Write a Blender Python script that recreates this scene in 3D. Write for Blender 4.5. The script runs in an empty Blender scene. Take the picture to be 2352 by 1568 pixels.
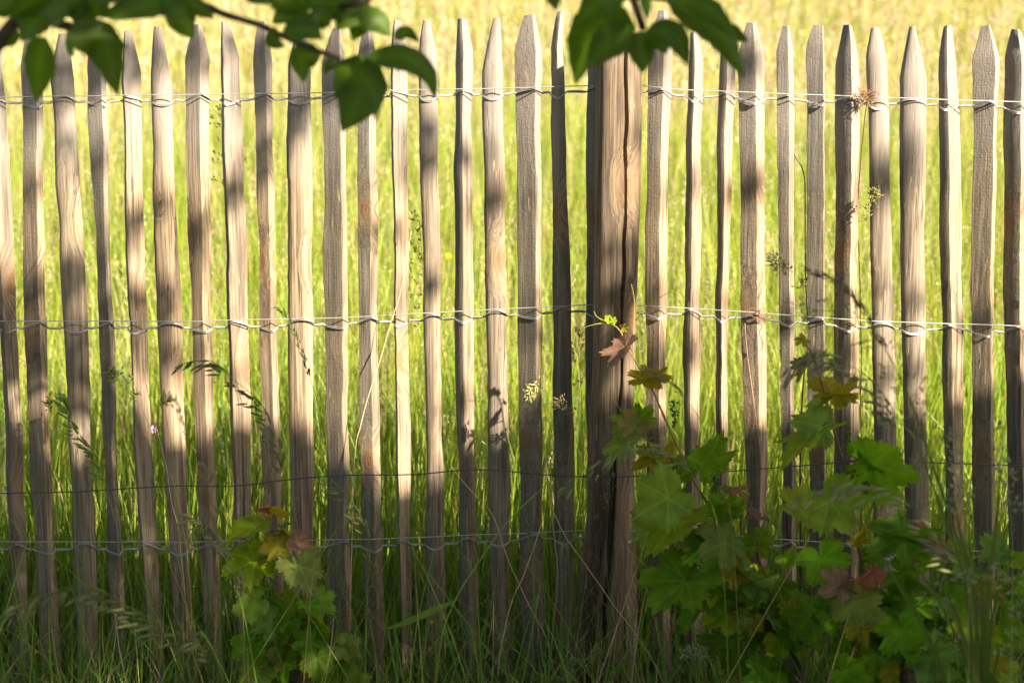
import bpy, math, random
import numpy as np
from mathutils import Vector, Matrix

SC = bpy.context.scene
COL = SC.collection
R = math.radians
rnd = random.Random(7)
rng = np.random.default_rng(11)

# ------------------------------------------------------------------ camera, sky, sun, exposure
CAM = Vector((0.0, -3.25, 1.25))
PITCH = R(8.0)
cam_d = bpy.data.cameras.new("camera")
cam = bpy.data.objects.new("camera", cam_d)
COL.objects.link(cam)
cam.location = CAM
cam.rotation_euler = (R(90) - PITCH, 0, 0)
cam_d.lens = 50.0
cam_d.sensor_width = 36.0
cam_d.clip_start = 0.05
cam_d.clip_end = 400.0
cam_d.dof.use_dof = True
cam_d.dof.focus_distance = 3.24
cam_d.dof.aperture_fstop = 2.8
SC.camera = cam

SUN_EL, SUN_AZ = R(30.0), R(47.0)          # azimuth: to the right of the line from fence to camera
S = Vector((math.cos(SUN_EL) * math.sin(SUN_AZ), -math.cos(SUN_EL) * math.cos(SUN_AZ), math.sin(SUN_EL)))
w = bpy.data.worlds.new("World")
SC.world = w
w.use_nodes = True
nt = w.node_tree
bg = nt.nodes["Background"]
sky = nt.nodes.new("ShaderNodeTexSky")
sky.sky_type = 'NISHITA'
sky.sun_disc = False
sky.sun_elevation = SUN_EL
sky.air_density = 0.6
sky.dust_density = 2.0
sky.ozone_density = 0.2
sky.sun_rotation = math.atan2(S.x, S.y)
nt.links.new(sky.outputs[0], bg.inputs[0])
bg.inputs[1].default_value = 0.05
sun_d = bpy.data.lights.new("sun", 'SUN')
sun_d.energy = 5.0
sun_d.angle = R(0.65)
sun_d.color = (1.0, 0.855, 0.68)
sun = bpy.data.objects.new("sun", sun_d)
COL.objects.link(sun)
sun.rotation_euler = S.to_track_quat('Z', 'Y').to_euler()
SC.view_settings.view_transform = 'Standard'
SC.view_settings.look = 'None'
SC.view_settings.exposure = 2.18
SC.view_settings.gamma = 1.0
SC.view_settings.use_curve_mapping = False
SC.cycles.use_denoising = True
SC.cycles.max_bounces = 8
SC.cycles.sample_clamp_indirect = 6.0

# ------------------------------------------------------------------ geometry helpers
CF = Vector((0, math.cos(PITCH), -math.sin(PITCH)))
CR = Vector((1, 0, 0))
CU = Vector((0, math.sin(PITCH), math.cos(PITCH)))
KX = 36.0 / 50.0 / 2352.0


def at(px, py, Y=0.0):
    """where the sight line of a measured point meets the upright plane y = Y"""
    d = CF + CR * ((px - 1176) * KX) + CU * ((784 - py) * KX)
    return CAM + d * ((Y - CAM.y) / d.y)


def pix(Y, py=784):
    """metres per measured unit on the plane y = Y"""
    return (at(1177, py, Y) - at(1176, py, Y)).length


def in_view(p, m=1.12):
    v = p - CAM
    z = v.dot(CF)
    if z < 0.02:
        return False
    return abs(v.dot(CR) / z) < 0.36 * m and abs(v.dot(CU) / z) < 0.24 * m


class MB:
    """collects geometry for ONE mesh object"""

    def __init__(self):
        self.v, self.q, self.t, self.c = [], [], [], []
        self.qm, self.tm = [], []
        self.n = 0

    def add(self, v, q=None, t=None, col=(1, 1, 1), mat=0):
        v = np.asarray(v, dtype=np.float32).reshape(-1, 3)
        self.v.append(v)
        c = np.asarray(col, dtype=np.float32)
        if c.ndim == 1:
            c = np.tile(c[:3], (len(v), 1))
        self.c.append(c.reshape(-1, 3))
        if q is not None and len(q):
            q = np.asarray(q, dtype=np.int64).reshape(-1, 4)
            self.q.append(q + self.n)
            self.qm.append(np.full(len(q), mat) if np.isscalar(mat) else np.asarray(mat))
        if t is not None and len(t):
            t = np.asarray(t, dtype=np.int64).reshape(-1, 3)
            self.t.append(t + self.n)
            self.tm.append(np.full(len(t), mat if np.isscalar(mat) else 0))
        self.n += len(v)

    def build(self, name, mats, parent=None, smooth=True, sharp=None, origin=None):
        v = np.concatenate(self.v)
        c = np.concatenate(self.c)
        if origin is not None:
            v = v - np.asarray(origin, dtype=np.float32)
        q = np.concatenate(self.q) if self.q else np.zeros((0, 4), dtype=np.int64)
        t = np.concatenate(self.t) if self.t else np.zeros((0, 3), dtype=np.int64)
        m = bpy.data.meshes.new(name)
        m.vertices.add(len(v))
        m.vertices.foreach_set("co", v.astype(np.float32).ravel())
        loops = np.concatenate([q.ravel(), t.ravel()]).astype(np.int32)
        m.loops.add(len(loops))
        m.loops.foreach_set("vertex_index", loops)
        npoly = len(q) + len(t)
        m.polygons.add(npoly)
        start = np.concatenate([np.arange(len(q)) * 4, len(q) * 4 + np.arange(len(t)) * 3]).astype(np.int32)
        m.polygons.foreach_set("loop_start", start)
        mi = np.concatenate((self.qm or [np.zeros(0)]) + (self.tm or [np.zeros(0)])).astype(np.int32)
        m.polygons.foreach_set("material_index", mi)
        m.polygons.foreach_set("use_smooth", np.full(npoly, smooth))
        a = m.color_attributes.new("tint", 'FLOAT_COLOR', 'POINT')
        a.data.foreach_set("color", np.concatenate([c, np.ones((len(c), 1), dtype=np.float32)], axis=1).ravel())
        for x in (mats if isinstance(mats, (list, tuple)) else [mats]):
            m.materials.append(x)
        m.update(calc_edges=True)
        m.validate()
        if sharp:
            m.set_sharp_from_angle(angle=R(sharp))
        o = bpy.data.objects.new(name, m)
        COL.objects.link(o)
        if origin is not None:
            o.location = origin
        if parent is not None:
            o.parent = parent
            # parents are Empties without rotation: keep world place
            o.location = Vector(o.location) - world_loc(parent)
        return o


def world_loc(o):
    l = Vector(o.location)
    p = o.parent
    while p is not None:
        l = l + Vector(p.location)
        p = p.parent
    return l


def tag(o, label=None, cat=None, group=None, kind=None):
    if label:
        o["label"] = label
    if cat:
        o["category"] = cat
    if group:
        o["group"] = group
    if kind:
        o["kind"] = kind
    return o


def thing(name, label, cat, loc, group=None):
    o = bpy.data.objects.new(name, None)
    o.empty_display_size = 0.05
    COL.objects.link(o)
    o.location = loc
    return tag(o, label, cat, group)


def smooth_path(pts, n):
    """Catmull-Rom through points, n samples"""
    P = np.asarray([list(p) for p in pts], dtype=float)
    if len(P) == 2:
        s = np.linspace(0, 1, n)[:, None]
        return P[0] * (1 - s) + P[1] * s
    E = np.vstack([2 * P[0] - P[1], P, 2 * P[-1] - P[-2]])
    seg = np.linalg.norm(np.diff(P, axis=0), axis=1)
    cum = np.concatenate([[0], np.cumsum(seg)])
    out = []
    for s in np.linspace(0, cum[-1], n):
        i = min(np.searchsorted(cum, s, side='right') - 1, len(P) - 2)
        t = (s - cum[i]) / max(seg[i], 1e-9)
        p0, p1, p2, p3 = E[i], E[i + 1], E[i + 2], E[i + 3]
        out.append(0.5 * (2 * p1 + (p2 - p0) * t + (2 * p0 - 5 * p1 + 4 * p2 - p3) * t * t + (3 * p1 - p0 - 3 * p2 + p3) * t ** 3))
    return np.array(out)


def tube(mb, pts, rad, sides=6, col=(1, 1, 1), mat=0, cap=True):
    P = np.asarray(pts, dtype=float)
    n = len(P)
    rad = np.broadcast_to(np.asarray(rad, dtype=float), (n,))
    T = np.gradient(P, axis=0)
    T /= np.linalg.norm(T, axis=1)[:, None] + 1e-12
    u = np.cross(T[0], [0.31, 0.77, 0.55])
    u /= np.linalg.norm(u)
    U = np.zeros_like(P)
    for i in range(n):
        u = u - T[i] * np.dot(u, T[i])
        u /= np.linalg.norm(u) + 1e-12
        U[i] = u
    W = np.cross(T, U)
    a = np.linspace(0, 2 * math.pi, sides, endpoint=False)
    ring = np.cos(a)[None, :, None] * U[:, None, :] + np.sin(a)[None, :, None] * W[:, None, :]
    V = P[:, None, :] + ring * rad[:, None, None]
    i = np.arange(n - 1)[:, None]
    j = np.arange(sides)[None, :]
    k = (j + 1) % sides
    Q = np.stack([i * sides + j, i * sides + k, (i + 1) * sides + k, (i + 1) * sides + j], axis=-1).reshape(-1, 4)
    V = V.reshape(-1, 3)
    tris = None
    if cap:
        V = np.vstack([V, P[0], P[-1]])
        c0, c1 = n * sides, n * sides + 1
        jj = np.arange(sides)
        kk = (jj + 1) % sides
        tris = np.vstack([np.stack([np.full(sides, c0), kk, jj], 1),
                          np.stack([np.full(sides, c1), (n - 1) * sides + jj, (n - 1) * sides + kk], 1)])
    mb.add(V, Q, tris, col, mat)


def vnoise(x, seed=0):
    """smooth 1-D value noise"""
    x = np.asarray(x, dtype=float) + seed * 17.31
    i = np.floor(x).astype(int)
    f = x - i
    f = f * f * (3 - 2 * f)
    h = lambda k: (np.sin(k * 127.1 + seed * 311.7) * 43758.5453) % 1.0
    return (h(i) * (1 - f) + h(i + 1) * f) * 2 - 1


# ------------------------------------------------------------------ materials
def new_mat(name):
    m = bpy.data.materials.new(name)
    m.use_nodes = True
    n = m.node_tree
    return m, n, n.nodes["Principled BSDF"], n.nodes["Material Output"]


def ramp(n, fac, stops):
    r = n.nodes.new("ShaderNodeValToRGB")
    el = r.color_ramp.elements
    while len(el) < len(stops):
        el.new(0.5)
    for e, (p, c) in zip(el, stops):
        e.position = p
        e.color = tuple(c) + (1,) if len(c) == 3 else c
    n.links.new(fac, r.inputs[0])
    return r.outputs[0]


def math_n(n, op, a, b=None, clamp=False):
    m = n.nodes.new("ShaderNodeMath")
    m.operation = op
    m.use_clamp = clamp
    for i, x in enumerate((a, b)):
        if x is None:
            continue
        if isinstance(x, (int, float)):
            m.inputs[i].default_value = x
        else:
            n.links.new(x, m.inputs[i])
    return m.outputs[0]


def mixc(n, fac, a, b, mode='MIX'):
    m = n.nodes.new("ShaderNodeMix")
    m.data_type = 'RGBA'
    m.blend_type = mode
    for i, x in ((0, fac), (6, a), (7, b)):
        if isinstance(x, (int, float)):
            m.inputs[i].default_value = x
        elif isinstance(x, tuple):
            m.inputs[i].default_value = x + (1,) if len(x) == 3 else x
        else:
            n.links.new(x, m.inputs[i])
    return m.outputs[2]


def noise(n, vec, scale, detail=4, rough=0.55, dist=0.0):
    t = n.nodes.new("ShaderNodeTexNoise")
    t.inputs["Scale"].default_value = scale
    t.inputs["Detail"].default_value = detail
    t.inputs["Roughness"].default_value = rough
    t.inputs["Distortion"].default_value = dist
    n.links.new(vec, t.inputs["Vector"])
    return t.outputs["Fac"]


def mapping(n, vec, scale):
    m = n.nodes.new("ShaderNodeMapping")
    m.inputs["Scale"].default_value = scale
    n.links.new(vec, m.inputs["Vector"])
    return m.outputs[0]


def wood(name, grey, tan, dark, saw=0.0, tanmix=0.5, tipz=1.30):
    m, n, b, out = new_mat(name)
    tc = n.nodes.new("ShaderNodeTexCoord")
    oi = n.nodes.new("ShaderNodeObjectInfo")
    off = n.nodes.new("ShaderNodeCombineXYZ")
    n.links.new(math_n(n, 'MULTIPLY', oi.outputs["Random"], 37.0), off.inputs[0])
    n.links.new(math_n(n, 'MULTIPLY', oi.outputs["Random"], 11.0), off.inputs[2])
    add = n.nodes.new("ShaderNodeVectorMath")
    add.operation = 'ADD'
    n.links.new(tc.outputs["Object"], add.inputs[0])
    n.links.new(off.outputs[0], add.inputs[1])
    P = add.outputs[0]
    sx = n.nodes.new("ShaderNodeSeparateXYZ")
    n.links.new(P, sx.inputs[0])
    # knots: a flat cell pattern over width and height, only some cells carry one
    kv = n.nodes.new("ShaderNodeCombineXYZ")
    n.links.new(math_n(n, 'MULTIPLY', sx.outputs[0], 7.0), kv.inputs[0])
    n.links.new(math_n(n, 'MULTIPLY', sx.outputs[2], 3.6), kv.inputs[1])
    vo = n.nodes.new("ShaderNodeTexVoronoi")
    vo.voronoi_dimensions = '2D'
    vo.inputs["Scale"].default_value = 1.0
    n.links.new(kv.outputs[0], vo.inputs["Vector"])
    kd = vo.outputs["Distance"]
    ks = n.nodes.new("ShaderNodeSeparateColor")
    n.links.new(vo.outputs["Color"], ks.inputs[0])
    has = math_n(n, 'GREATER_THAN', ks.outputs[0], 0.36)
    near = ramp(n, kd, [(0.0, (1, 1, 1)), (0.35, (0, 0, 0))])
    near = math_n(n, 'MULTIPLY', near, has)
    # grain bends round the knots
    warp = math_n(n, 'MULTIPLY', near, 0.035)
    gx = n.nodes.new("ShaderNodeCombineXYZ")
    n.links.new(math_n(n, 'ADD', sx.outputs[0], warp), gx.inputs[0])
    n.links.new(math_n(n, 'ADD', sx.outputs[1], warp), gx.inputs[1])
    n.links.new(sx.outputs[2], gx.inputs[2])
    G = gx.outputs[0]
    fine = noise(n, mapping(n, G, (260, 260, 7)), 1.0, 5, 0.6)
    mid = noise(n, mapping(n, G, (75, 75, 2.2)), 1.0, 4, 0.55, 0.4)
    big = noise(n, mapping(n, G, (14, 14, 2.6)), 1.0, 4, 0.6, 0.6)
    f = math_n(n, 'ADD', math_n(n, 'MULTIPLY', big, 0.9), math_n(n, 'MULTIPLY', mid, 0.35))
    f = math_n(n, 'ADD', f, math_n(n, 'MULTIPLY', math_n(n, 'SUBTRACT', oi.outputs["Random"], 0.5), 0.62))
    f = math_n(n, 'SUBTRACT', f, 0.62 - tanmix * 0.5)
    c = mixc(n, math_n(n, 'MULTIPLY', f, 2.4, True), grey, tan)
    # dark grain lines
    c = mixc(n, ramp(n, mid, [(0.30, (0.85, 0.85, 0.85)), (0.54, (0, 0, 0))]), c, dark)
    c = mixc(n, math_n(n, 'MULTIPLY', ramp(n, fine, [(0.38, (1, 1, 1)), (0.58, (0, 0, 0))]), 0.6), c, dark)
    # long drying cracks and rain stains
    crk = noise(n, mapping(n, G, (120, 120, 0.9)), 1.0, 2, 0.5, 0.2)
    crk = ramp(n, math_n(n, 'ABSOLUTE', math_n(n, 'SUBTRACT', crk, 0.5)), [(0.004, (1, 1, 1)), (0.016, (0, 0, 0))])
    wear = noise(n, mapping(n, P, (7, 7, 3.2)), 1.0, 4, 0.6)
    crk = math_n(n, 'MULTIPLY', crk, ramp(n, wear, [(0.45, (0, 0, 0)), (0.58, (0.9, 0.9, 0.9))]))
    c = mixc(n, crk, c, tuple(x * 0.45 for x in dark))
    blot = noise(n, mapping(n, G, (30, 30, 4.5)), 1.0, 5, 0.65, 0.8)
    c = mixc(n, ramp(n, blot, [(0.52, (0, 0, 0)), (0.68, (0.6, 0.6, 0.6))]), c, tuple(x * 1.5 for x in dark))
    c = mixc(n, ramp(n, blot, [(0.30, (0.45, 0.45, 0.45)), (0.44, (0, 0, 0))]), c, tuple(min(0.6, x * 1.35) for x in grey))
    # pale flecks where the surface has split off
    fl = noise(n, mapping(n, G, (190, 190, 16)), 1.0, 2, 0.4)
    patch = noise(n, mapping(n, P, (9, 9, 5)), 1.0, 2)
    fl = math_n(n, 'MULTIPLY', ramp(n, fl, [(0.66, (0, 0, 0)), (0.70, (1, 1, 1))]), ramp(n, patch, [(0.5, (0, 0, 0)), (0.62, (0.8, 0.8, 0.8))]))
    c = mixc(n, fl, c, (0.48, 0.35, 0.21))
    # knots
    ring = math_n(n, 'SINE', math_n(n, 'MULTIPLY', kd, 170.0))
    kcol = mixc(n, math_n(n, 'ADD', math_n(n, 'MULTIPLY', ring, 0.16), 0.5), (0.26, 0.145, 0.07), (0.06, 0.034, 0.02))
    kmask = math_n(n, 'MULTIPLY', ramp(n, kd, [(0.06, (0.85, 0.85, 0.85)), (0.105, (0, 0, 0))]), has)
    c = mixc(n, kmask, c, kcol)
    stain = math_n(n, 'MULTIPLY', ramp(n, kd, [(0.08, (0.35, 0.35, 0.35)), (0.33, (0, 0, 0))]), has)
    c = mixc(n, stain, c, (0.30, 0.18, 0.085))
    # rain-greyed cut tips
    sp = n.nodes.new("ShaderNodeSeparateXYZ")
    n.links.new(tc.outputs["Object"], sp.inputs[0])
    tz = math_n(n, 'ADD', sp.outputs[2], math_n(n, 'MULTIPLY', math_n(n, 'SUBTRACT', big, 0.5), 0.22))
    mr = n.nodes.new("ShaderNodeMapRange")
    mr.inputs[1].default_value = tipz - 0.06
    mr.inputs[2].default_value = tipz + 0.10
    n.links.new(tz, mr.inputs[0])
    c = mixc(n, math_n(n, 'MULTIPLY', mr.outputs[0], 0.7), c, (0.23, 0.21, 0.185))
    st = n.nodes.new("ShaderNodeAttribute")
    st.attribute_name = "tint"
    c = mixc(n, 1.0, c, st.outputs["Color"], 'MULTIPLY')
    n.links.new(c, b.inputs["Base Color"])
    b.inputs["Roughness"].default_value = 0.78
    b.inputs["Specular IOR Level"].default_value = 0.3
    # relief
    h = math_n(n, 'ADD', math_n(n, 'MULTIPLY', fine, 0.5), math_n(n, 'MULTIPLY', mid, 0.8))
    h = math_n(n, 'ADD', h, math_n(n, 'MULTIPLY', kmask, 0.5))
    h = math_n(n, 'SUBTRACT', h, math_n(n, 'MULTIPLY', crk, 0.9))
    if saw > 0:
        sw = noise(n, mapping(n, P, (22, 22, 330)), 1.0, 3, 0.6)
        rough = noise(n, mapping(n, P, (210, 210, 160)), 1.0, 2, 0.6)
        h = math_n(n, 'ADD', h, math_n(n, 'MULTIPLY', sw, saw))
        h = math_n(n, 'ADD', h, math_n(n, 'MULTIPLY', rough, saw * 1.2))
    bp = n.nodes.new("ShaderNodeBump")
    bp.inputs["Strength"].default_value = 0.75
    bp.inputs["Distance"].default_value = 0.0022
    n.links.new(h, bp.inputs["Height"])
    n.links.new(bp.outputs[0], b.inputs["Normal"])
    return m


M_SPLIT = wood("split_wood", (0.232, 0.198, 0.146), (0.385, 0.288, 0.178), (0.07, 0.05, 0.035), 0.0, 0.5)
M_SAWN = wood("sawn_wood", (0.195, 0.175, 0.135), (0.26, 0.205, 0.14), (0.075, 0.062, 0.044), 0.45, 0.35)
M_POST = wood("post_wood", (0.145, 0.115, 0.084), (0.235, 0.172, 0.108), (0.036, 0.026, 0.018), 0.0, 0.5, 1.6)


def plant(name, rough=0.5, trans=0.4, spec=0.35, var=0.25, scale=30.0, bump=0.0):
    """leafy stuff: colour of its own from the 'tint' attribute, light passes through"""
    m, n, b, out = new_mat(name)
    a = n.nodes.new("ShaderNodeAttribute")
    a.attribute_name = "tint"
    tc = n.nodes.new("ShaderNodeTexCoord")
    no = noise(n, tc.outputs["Object"], scale, 3, 0.6)
    k = ramp(n, no, [(0.25, (1 - var,) * 3), (0.75, (1 + var,) * 3)])
    c = mixc(n, 1.0, a.outputs["Color"], k, 'MULTIPLY')
    n.links.new(c, b.inputs["Base Color"])
    b.inputs["Roughness"].default_value = rough
    b.inputs["Specular IOR Level"].default_value = spec
    if bump > 0:
        bp = n.nodes.new("ShaderNodeBump")
        bp.inputs["Strength"].default_value = bump
        bp.inputs["Distance"].default_value = 0.002
        n.links.new(noise(n, tc.outputs["Object"], scale * 6, 2), bp.inputs["Height"])
        n.links.new(bp.outputs[0], b.inputs["Normal"])
    tr = n.nodes.new("ShaderNodeBsdfTranslucent")
    n.links.new(mixc(n, 1.0, c, (1.2, 1.1, 0.7), 'MULTIPLY'), tr.inputs[0])
    mx = n.nodes.new("ShaderNodeMixShader")
    mx.inputs[0].default_value = trans
    n.links.new(b.outputs[0], mx.inputs[1])
    n.links.new(tr.outputs[0], mx.inputs[2])
    n.links.new(mx.outputs[0], out.inputs[0])
    return m


M_GRASS = plant("grass", 0.45, 0.5, 0.4, 0.2, 3.0)
M_SEED = plant("grass_seed", 0.7, 0.3, 0.2, 0.2, 12.0)
M_LEAF = plant("vine_leaf", 0.6, 0.5, 0.12, 0.22, 40.0, 0.35)
M_APPLE = plant("tree_leaf", 0.5, 0.45, 0.45, 0.2, 25.0, 0.2)
M_STEM = plant("stem", 0.6, 0.0, 0.3, 0.2, 60.0)


def bark():
    m, n, b, out = new_mat("bark")
    tc = n.nodes.new("ShaderNodeTexCoord")
    f = noise(n, mapping(n, tc.outputs["Object"], (40, 40, 14)), 1.0, 5, 0.65)
    n.links.new(ramp(n, f, [(0.3, (0.035, 0.024, 0.016)), (0.7, (0.11, 0.085, 0.06))]), b.inputs["Base Color"])
    b.inputs["Roughness"].default_value = 0.9
    bp = n.nodes.new("ShaderNodeBump")
    bp.inputs["Strength"].default_value = 0.9
    bp.inputs["Distance"].default_value = 0.006
    n.links.new(f, bp.inputs["Height"])
    n.links.new(bp.outputs[0], b.inputs["Normal"])
    return m


M_BARK = bark()


def metal(name, col, rough, met):
    m, n, b, out = new_mat(name)
    tc = n.nodes.new("ShaderNodeTexCoord")
    f = noise(n, tc.outputs["Object"], 90.0, 3)
    n.links.new(ramp(n, f, [(0.3, tuple(x * 0.75 for x in col)), (0.7, col)]), b.inputs["Base Color"])
    b.inputs["Metallic"].default_value = met
    b.inputs["Roughness"].default_value = rough
    return m


M_WIRE = metal("galvanised_wire", (0.46, 0.46, 0.45), 0.5, 0.6)
M_GREENWIRE = metal("green_coated_wire", (0.02, 0.055, 0.045), 0.4, 0.0)


def soil():
    m, n, b, out = new_mat("soil_and_thatch")
    tc = n.nodes.new("ShaderNodeTexCoord")
    f = noise(n, tc.outputs["Object"], 6.0, 6, 0.7)
    n.links.new(ramp(n, f, [(0.3, (0.035, 0.03, 0.015)), (0.55, (0.07, 0.085, 0.02)), (0.75, (0.15, 0.14, 0.05))]), b.inputs["Base Color"])
    b.inputs["Roughness"].default_value = 0.95
    bp = n.nodes.new("ShaderNodeBump")
    bp.inputs["Strength"].default_value = 1.0
    bp.inputs["Distance"].default_value = 0.03
    n.links.new(f, bp.inputs["Height"])
    n.links.new(bp.outputs[0], b.inputs["Normal"])
    return m


# ------------------------------------------------------------------ ground
G0 = -0.12


def ground_z(x, y):
    y = np.asarray(y, dtype=float)
    x = np.asarray(x, dtype=float)
    t = np.maximum(y - 0.25, 0)
    rise = 0.205 * t * t / (t + 0.5)
    return G0 + rise + 0.03 * np.sin(x * 0.7 + 1.3) * np.minimum(t, 3) / 3 + 0.05 * np.sin(y * 0.5 + x * 0.21) * np.minimum(t, 6) / 6


xs = np.concatenate([np.linspace(-60, -6, 19), np.linspace(-5, 5, 41), np.linspace(6, 60, 19)])
ys = np.concatenate([np.linspace(-40, -5, 12), np.linspace(-4, 6, 41), np.linspace(7, 70, 43)])
X, Y = np.meshgrid(xs, ys)
Z = ground_z(X, Y)
mb = MB()
ii, jj = np.meshgrid(np.arange(len(ys) - 1), np.arange(len(xs) - 1), indexing='ij')
nx = len(xs)
mb.add(np.stack([X, Y, Z], -1), np.stack([ii * nx + jj, ii * nx + jj + 1, (ii + 1) * nx + jj + 1, (ii + 1) * nx + jj], -1))
tag(mb.build("ground", soil()), "grassy soil rising gently behind the fence", "ground", kind="structure")


# ------------------------------------------------------------------ grass (uncountable)
def blades(mb, pos, h, wd, bend, az, col, seg=4, lean=None):
    """pos (N,3); flat tapering blades that curve over"""
    N = len(pos)
    s = np.linspace(0, 1, seg + 1)
    dirv = np.stack([np.cos(az), np.sin(az), np.zeros(N)], 1)
    ln = lean if lean is not None else np.zeros((N, 3))
    b = bend[:, None] * s[None, :] ** 2.2
    z = h[:, None] * (s[None, :] - 0.38 * bend[:, None] * s[None, :] ** 3)
    c = pos[:, None, :] + dirv[:, None, :] * (b * h[:, None])[:, :, None] + ln[:, None, :] * (s[None, :, None] * h[:, None, None])
    c[:, :, 2] += z
    th = az + math.pi / 2 + rng.normal(0, 0.7, N)
    side = np.stack([np.cos(th), np.sin(th), np.zeros(N)], 1)
    ww = wd[:, None] * np.array([0.75] + [1.0 - max(0, (x - 0.35)) ** 1.3 * 1.75 for x in s[1:]])[None, :] * 0.5
    ww = np.maximum(ww, wd[:, None] * 0.03)
    V = np.stack([c - side[:, None, :] * ww[:, :, None], c + side[:, None, :] * ww[:, :, None]], 2)
    k = np.arange(seg)
    base = np.arange(N)[:, None] * (seg + 1) * 2
    Q = np.stack([base + k * 2, base + k * 2 + 1, base + k * 2 + 3, base + k * 2 + 2], -1)
    C = np.repeat(col[:, None, :], (seg + 1) * 2, axis=1)
    mb.add(V, Q, None, C.reshape(-1, 3))


def pick(cols, wts, N, jit=0.15):
    cols = np.asarray(cols, dtype=float)
    i = rng.choice(len(cols), N, p=np.asarray(wts) / np.sum(wts))
    return np.clip(cols[i] * (1 + rng.normal(0, jit, (N, 1))) * (1 + rng.normal(0, 0.06, (N, 3))), 0.003, 0.9)


LIME = [(0.272, 0.368, 0.036), (0.216, 0.336, 0.028), (0.368, 0.392, 0.080), (0.104, 0.192, 0.024), (0.432, 0.352, 0.224), (0.400, 0.256, 0.144)]


def scatter(n, y0, y1, m=1.25, extra=0.3):
    """random points in the meadow strip y0..y1, a little wider than the view"""
    out = []
    y = y0 + (y1 - y0) * rng.random(n * 4)
    hw = (y - CAM.y) * 0.36 * m + extra
    keep = rng.random(n * 4) < hw / hw.max()
    y, hw = y[keep][:n], hw[keep][:n]
    x = (rng.random(len(y)) * 2 - 1) * hw
    return np.stack([x, y, ground_z(x, y) - 0.01], 1)


mb = MB()
for n, y0, y1, hm, wm, wts in ((10500, 0.10, 1.7, 0.54, 0.0048, (4, 4, 1.6, 1.8, 0.6, 0.15)),
                               (30000, 1.5, 6.0, 0.60, 0.0056, (4, 2.5, 2.6, 0.8, 1.6, 0.3)),
                               (42000, 5.8, 21.0, 0.50, 0.0100, (2.6, 1.0, 3.6, 0.2, 4.0, 0.9))):
    p = scatter(n, y0, y1)
    N = len(p)
    clump = 0.5 + 0.5 * np.sin(p[:, 0] * 2.3 + 1.7 * np.sin(p[:, 1] * 1.9)) * np.sin(p[:, 1] * 2.9 + p[:, 0])
    h = hm * (0.55 + 0.45 * rng.random(N) + 0.28 * clump)
    sc = 1 + np.maximum(p[:, 1] - y0, 0) / max(y1 - y0, 1) * (0.9 if y0 > 5 else 0.3)
    lean = np.stack([rng.normal(0.02, 0.10, N), rng.normal(0, 0.08, N), np.zeros(N)], 1)
    blades(mb, p, h, wm * (0.6 + 0.8 * rng.random(N)) * sc, np.abs(rng.normal(0.10, 0.16, N)), rng.random(N) * 6.283, pick(LIME, wts, N), 4, lean)
# low leafy undergrowth right behind the pales
p = scatter(5200, 0.02, 0.9)
N = len(p)
blades(mb, p, 0.08 + 0.30 * rng.random(N), 0.005 + 0.006 * rng.random(N), np.abs(rng.normal(0.35, 0.3, N)), rng.random(N) * 6.283,
       pick([(0.17, 0.36, 0.05), (0.26, 0.44, 0.06), (0.36, 0.50, 0.09), (0.5, 0.4, 0.24)], (4, 3, 2, 0.7), N), 4)
tag(mb.build("meadow_grass", M_GRASS), "tall sunlit yellow green grass of the meadow behind the fence", "grass", kind="stuff")


def panicles(mb, p, H, head, spread, nsp, size, col, scol, lean):
    """stalk + loose head of small spikelets, all vectorised"""
    N = len(p)
    blades(mb, p, H, np.maximum(size * 0.42, 0.0011), np.full(N, 0.03), rng.random(N) * 6.283, scol, 4, lean)
    s = rng.random((N, nsp)) ** 0.8
    zz = H[:, None] * 0.985 - s * head[:, None]
    fr = zz / H[:, None]
    r = spread[:, None] * (0.15 + np.sqrt(s) * (1.15 - s)) * (0.4 + 0.6 * rng.random((N, nsp)))
    a = rng.random((N, nsp)) * 6.283
    C = p[:, None, :] + np.stack([np.cos(a) * r, np.sin(a) * r, zz - 0.5 * r], -1) + lean[:, None, :] * (fr * H[:, None])[:, :, None]
    C = C.reshape(-1, 3)
    M = len(C)
    sz = (size[:, None] * (0.7 + 0.6 * rng.random((N, nsp)))).reshape(-1)
    ax = np.stack([np.cos(a).ravel() * 0.55 + rng.normal(0, .25, M), np.sin(a).ravel() * 0.55 + rng.normal(0, .25, M), rng.choice([-0.8, 0.9, 0.9], M)], 1)
    ax /= np.linalg.norm(ax, axis=1)[:, None]
    sd = np.cross(ax, rng.normal(0, 1, (M, 3)))
    sd /= np.linalg.norm(sd, axis=1)[:, None] + 1e-9
    L = ax * (sz * 2.3)[:, None]
    W = sd * (sz * 0.38)[:, None]
    V = np.stack([C - L, C - W, C + L, C + W], 1)
    mb.add(V, np.arange(M * 4).reshape(-1, 4), None, np.repeat(np.repeat(col, nsp, 0), 4, 0))


mb = MB()
STRAW = [(0.492, 0.402, 0.312), (0.467, 0.394, 0.246), (0.394, 0.369, 0.172), (0.508, 0.328, 0.230), (0.426, 0.353, 0.295)]
for n, y0, y1, nsp, sz in ((300, 0.25, 1.6, 40, 0.0024), (1900, 1.5, 6.0, 26, 0.0032), (9500, 5.8, 21.0, 16, 0.0085)):
    p = scatter(n, y0, y1)
    N = len(p)
    H = 0.62 + 0.34 * rng.random(N)
    lean = np.stack([rng.normal(0.06, 0.12, N), rng.normal(0, 0.1, N), np.zeros(N)], 1)
    panicles(mb, p, H, 0.10 + 0.13 * rng.random(N), 0.012 + 0.035 * rng.random(N), nsp,
             sz * (0.7 + 0.6 * rng.random(N)), pick(STRAW, (4, 3, 2.5, 0.9, 1), N), pick([(0.34, 0.36, 0.09), (0.52, 0.42, 0.18)], (2, 1), N), lean)
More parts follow.
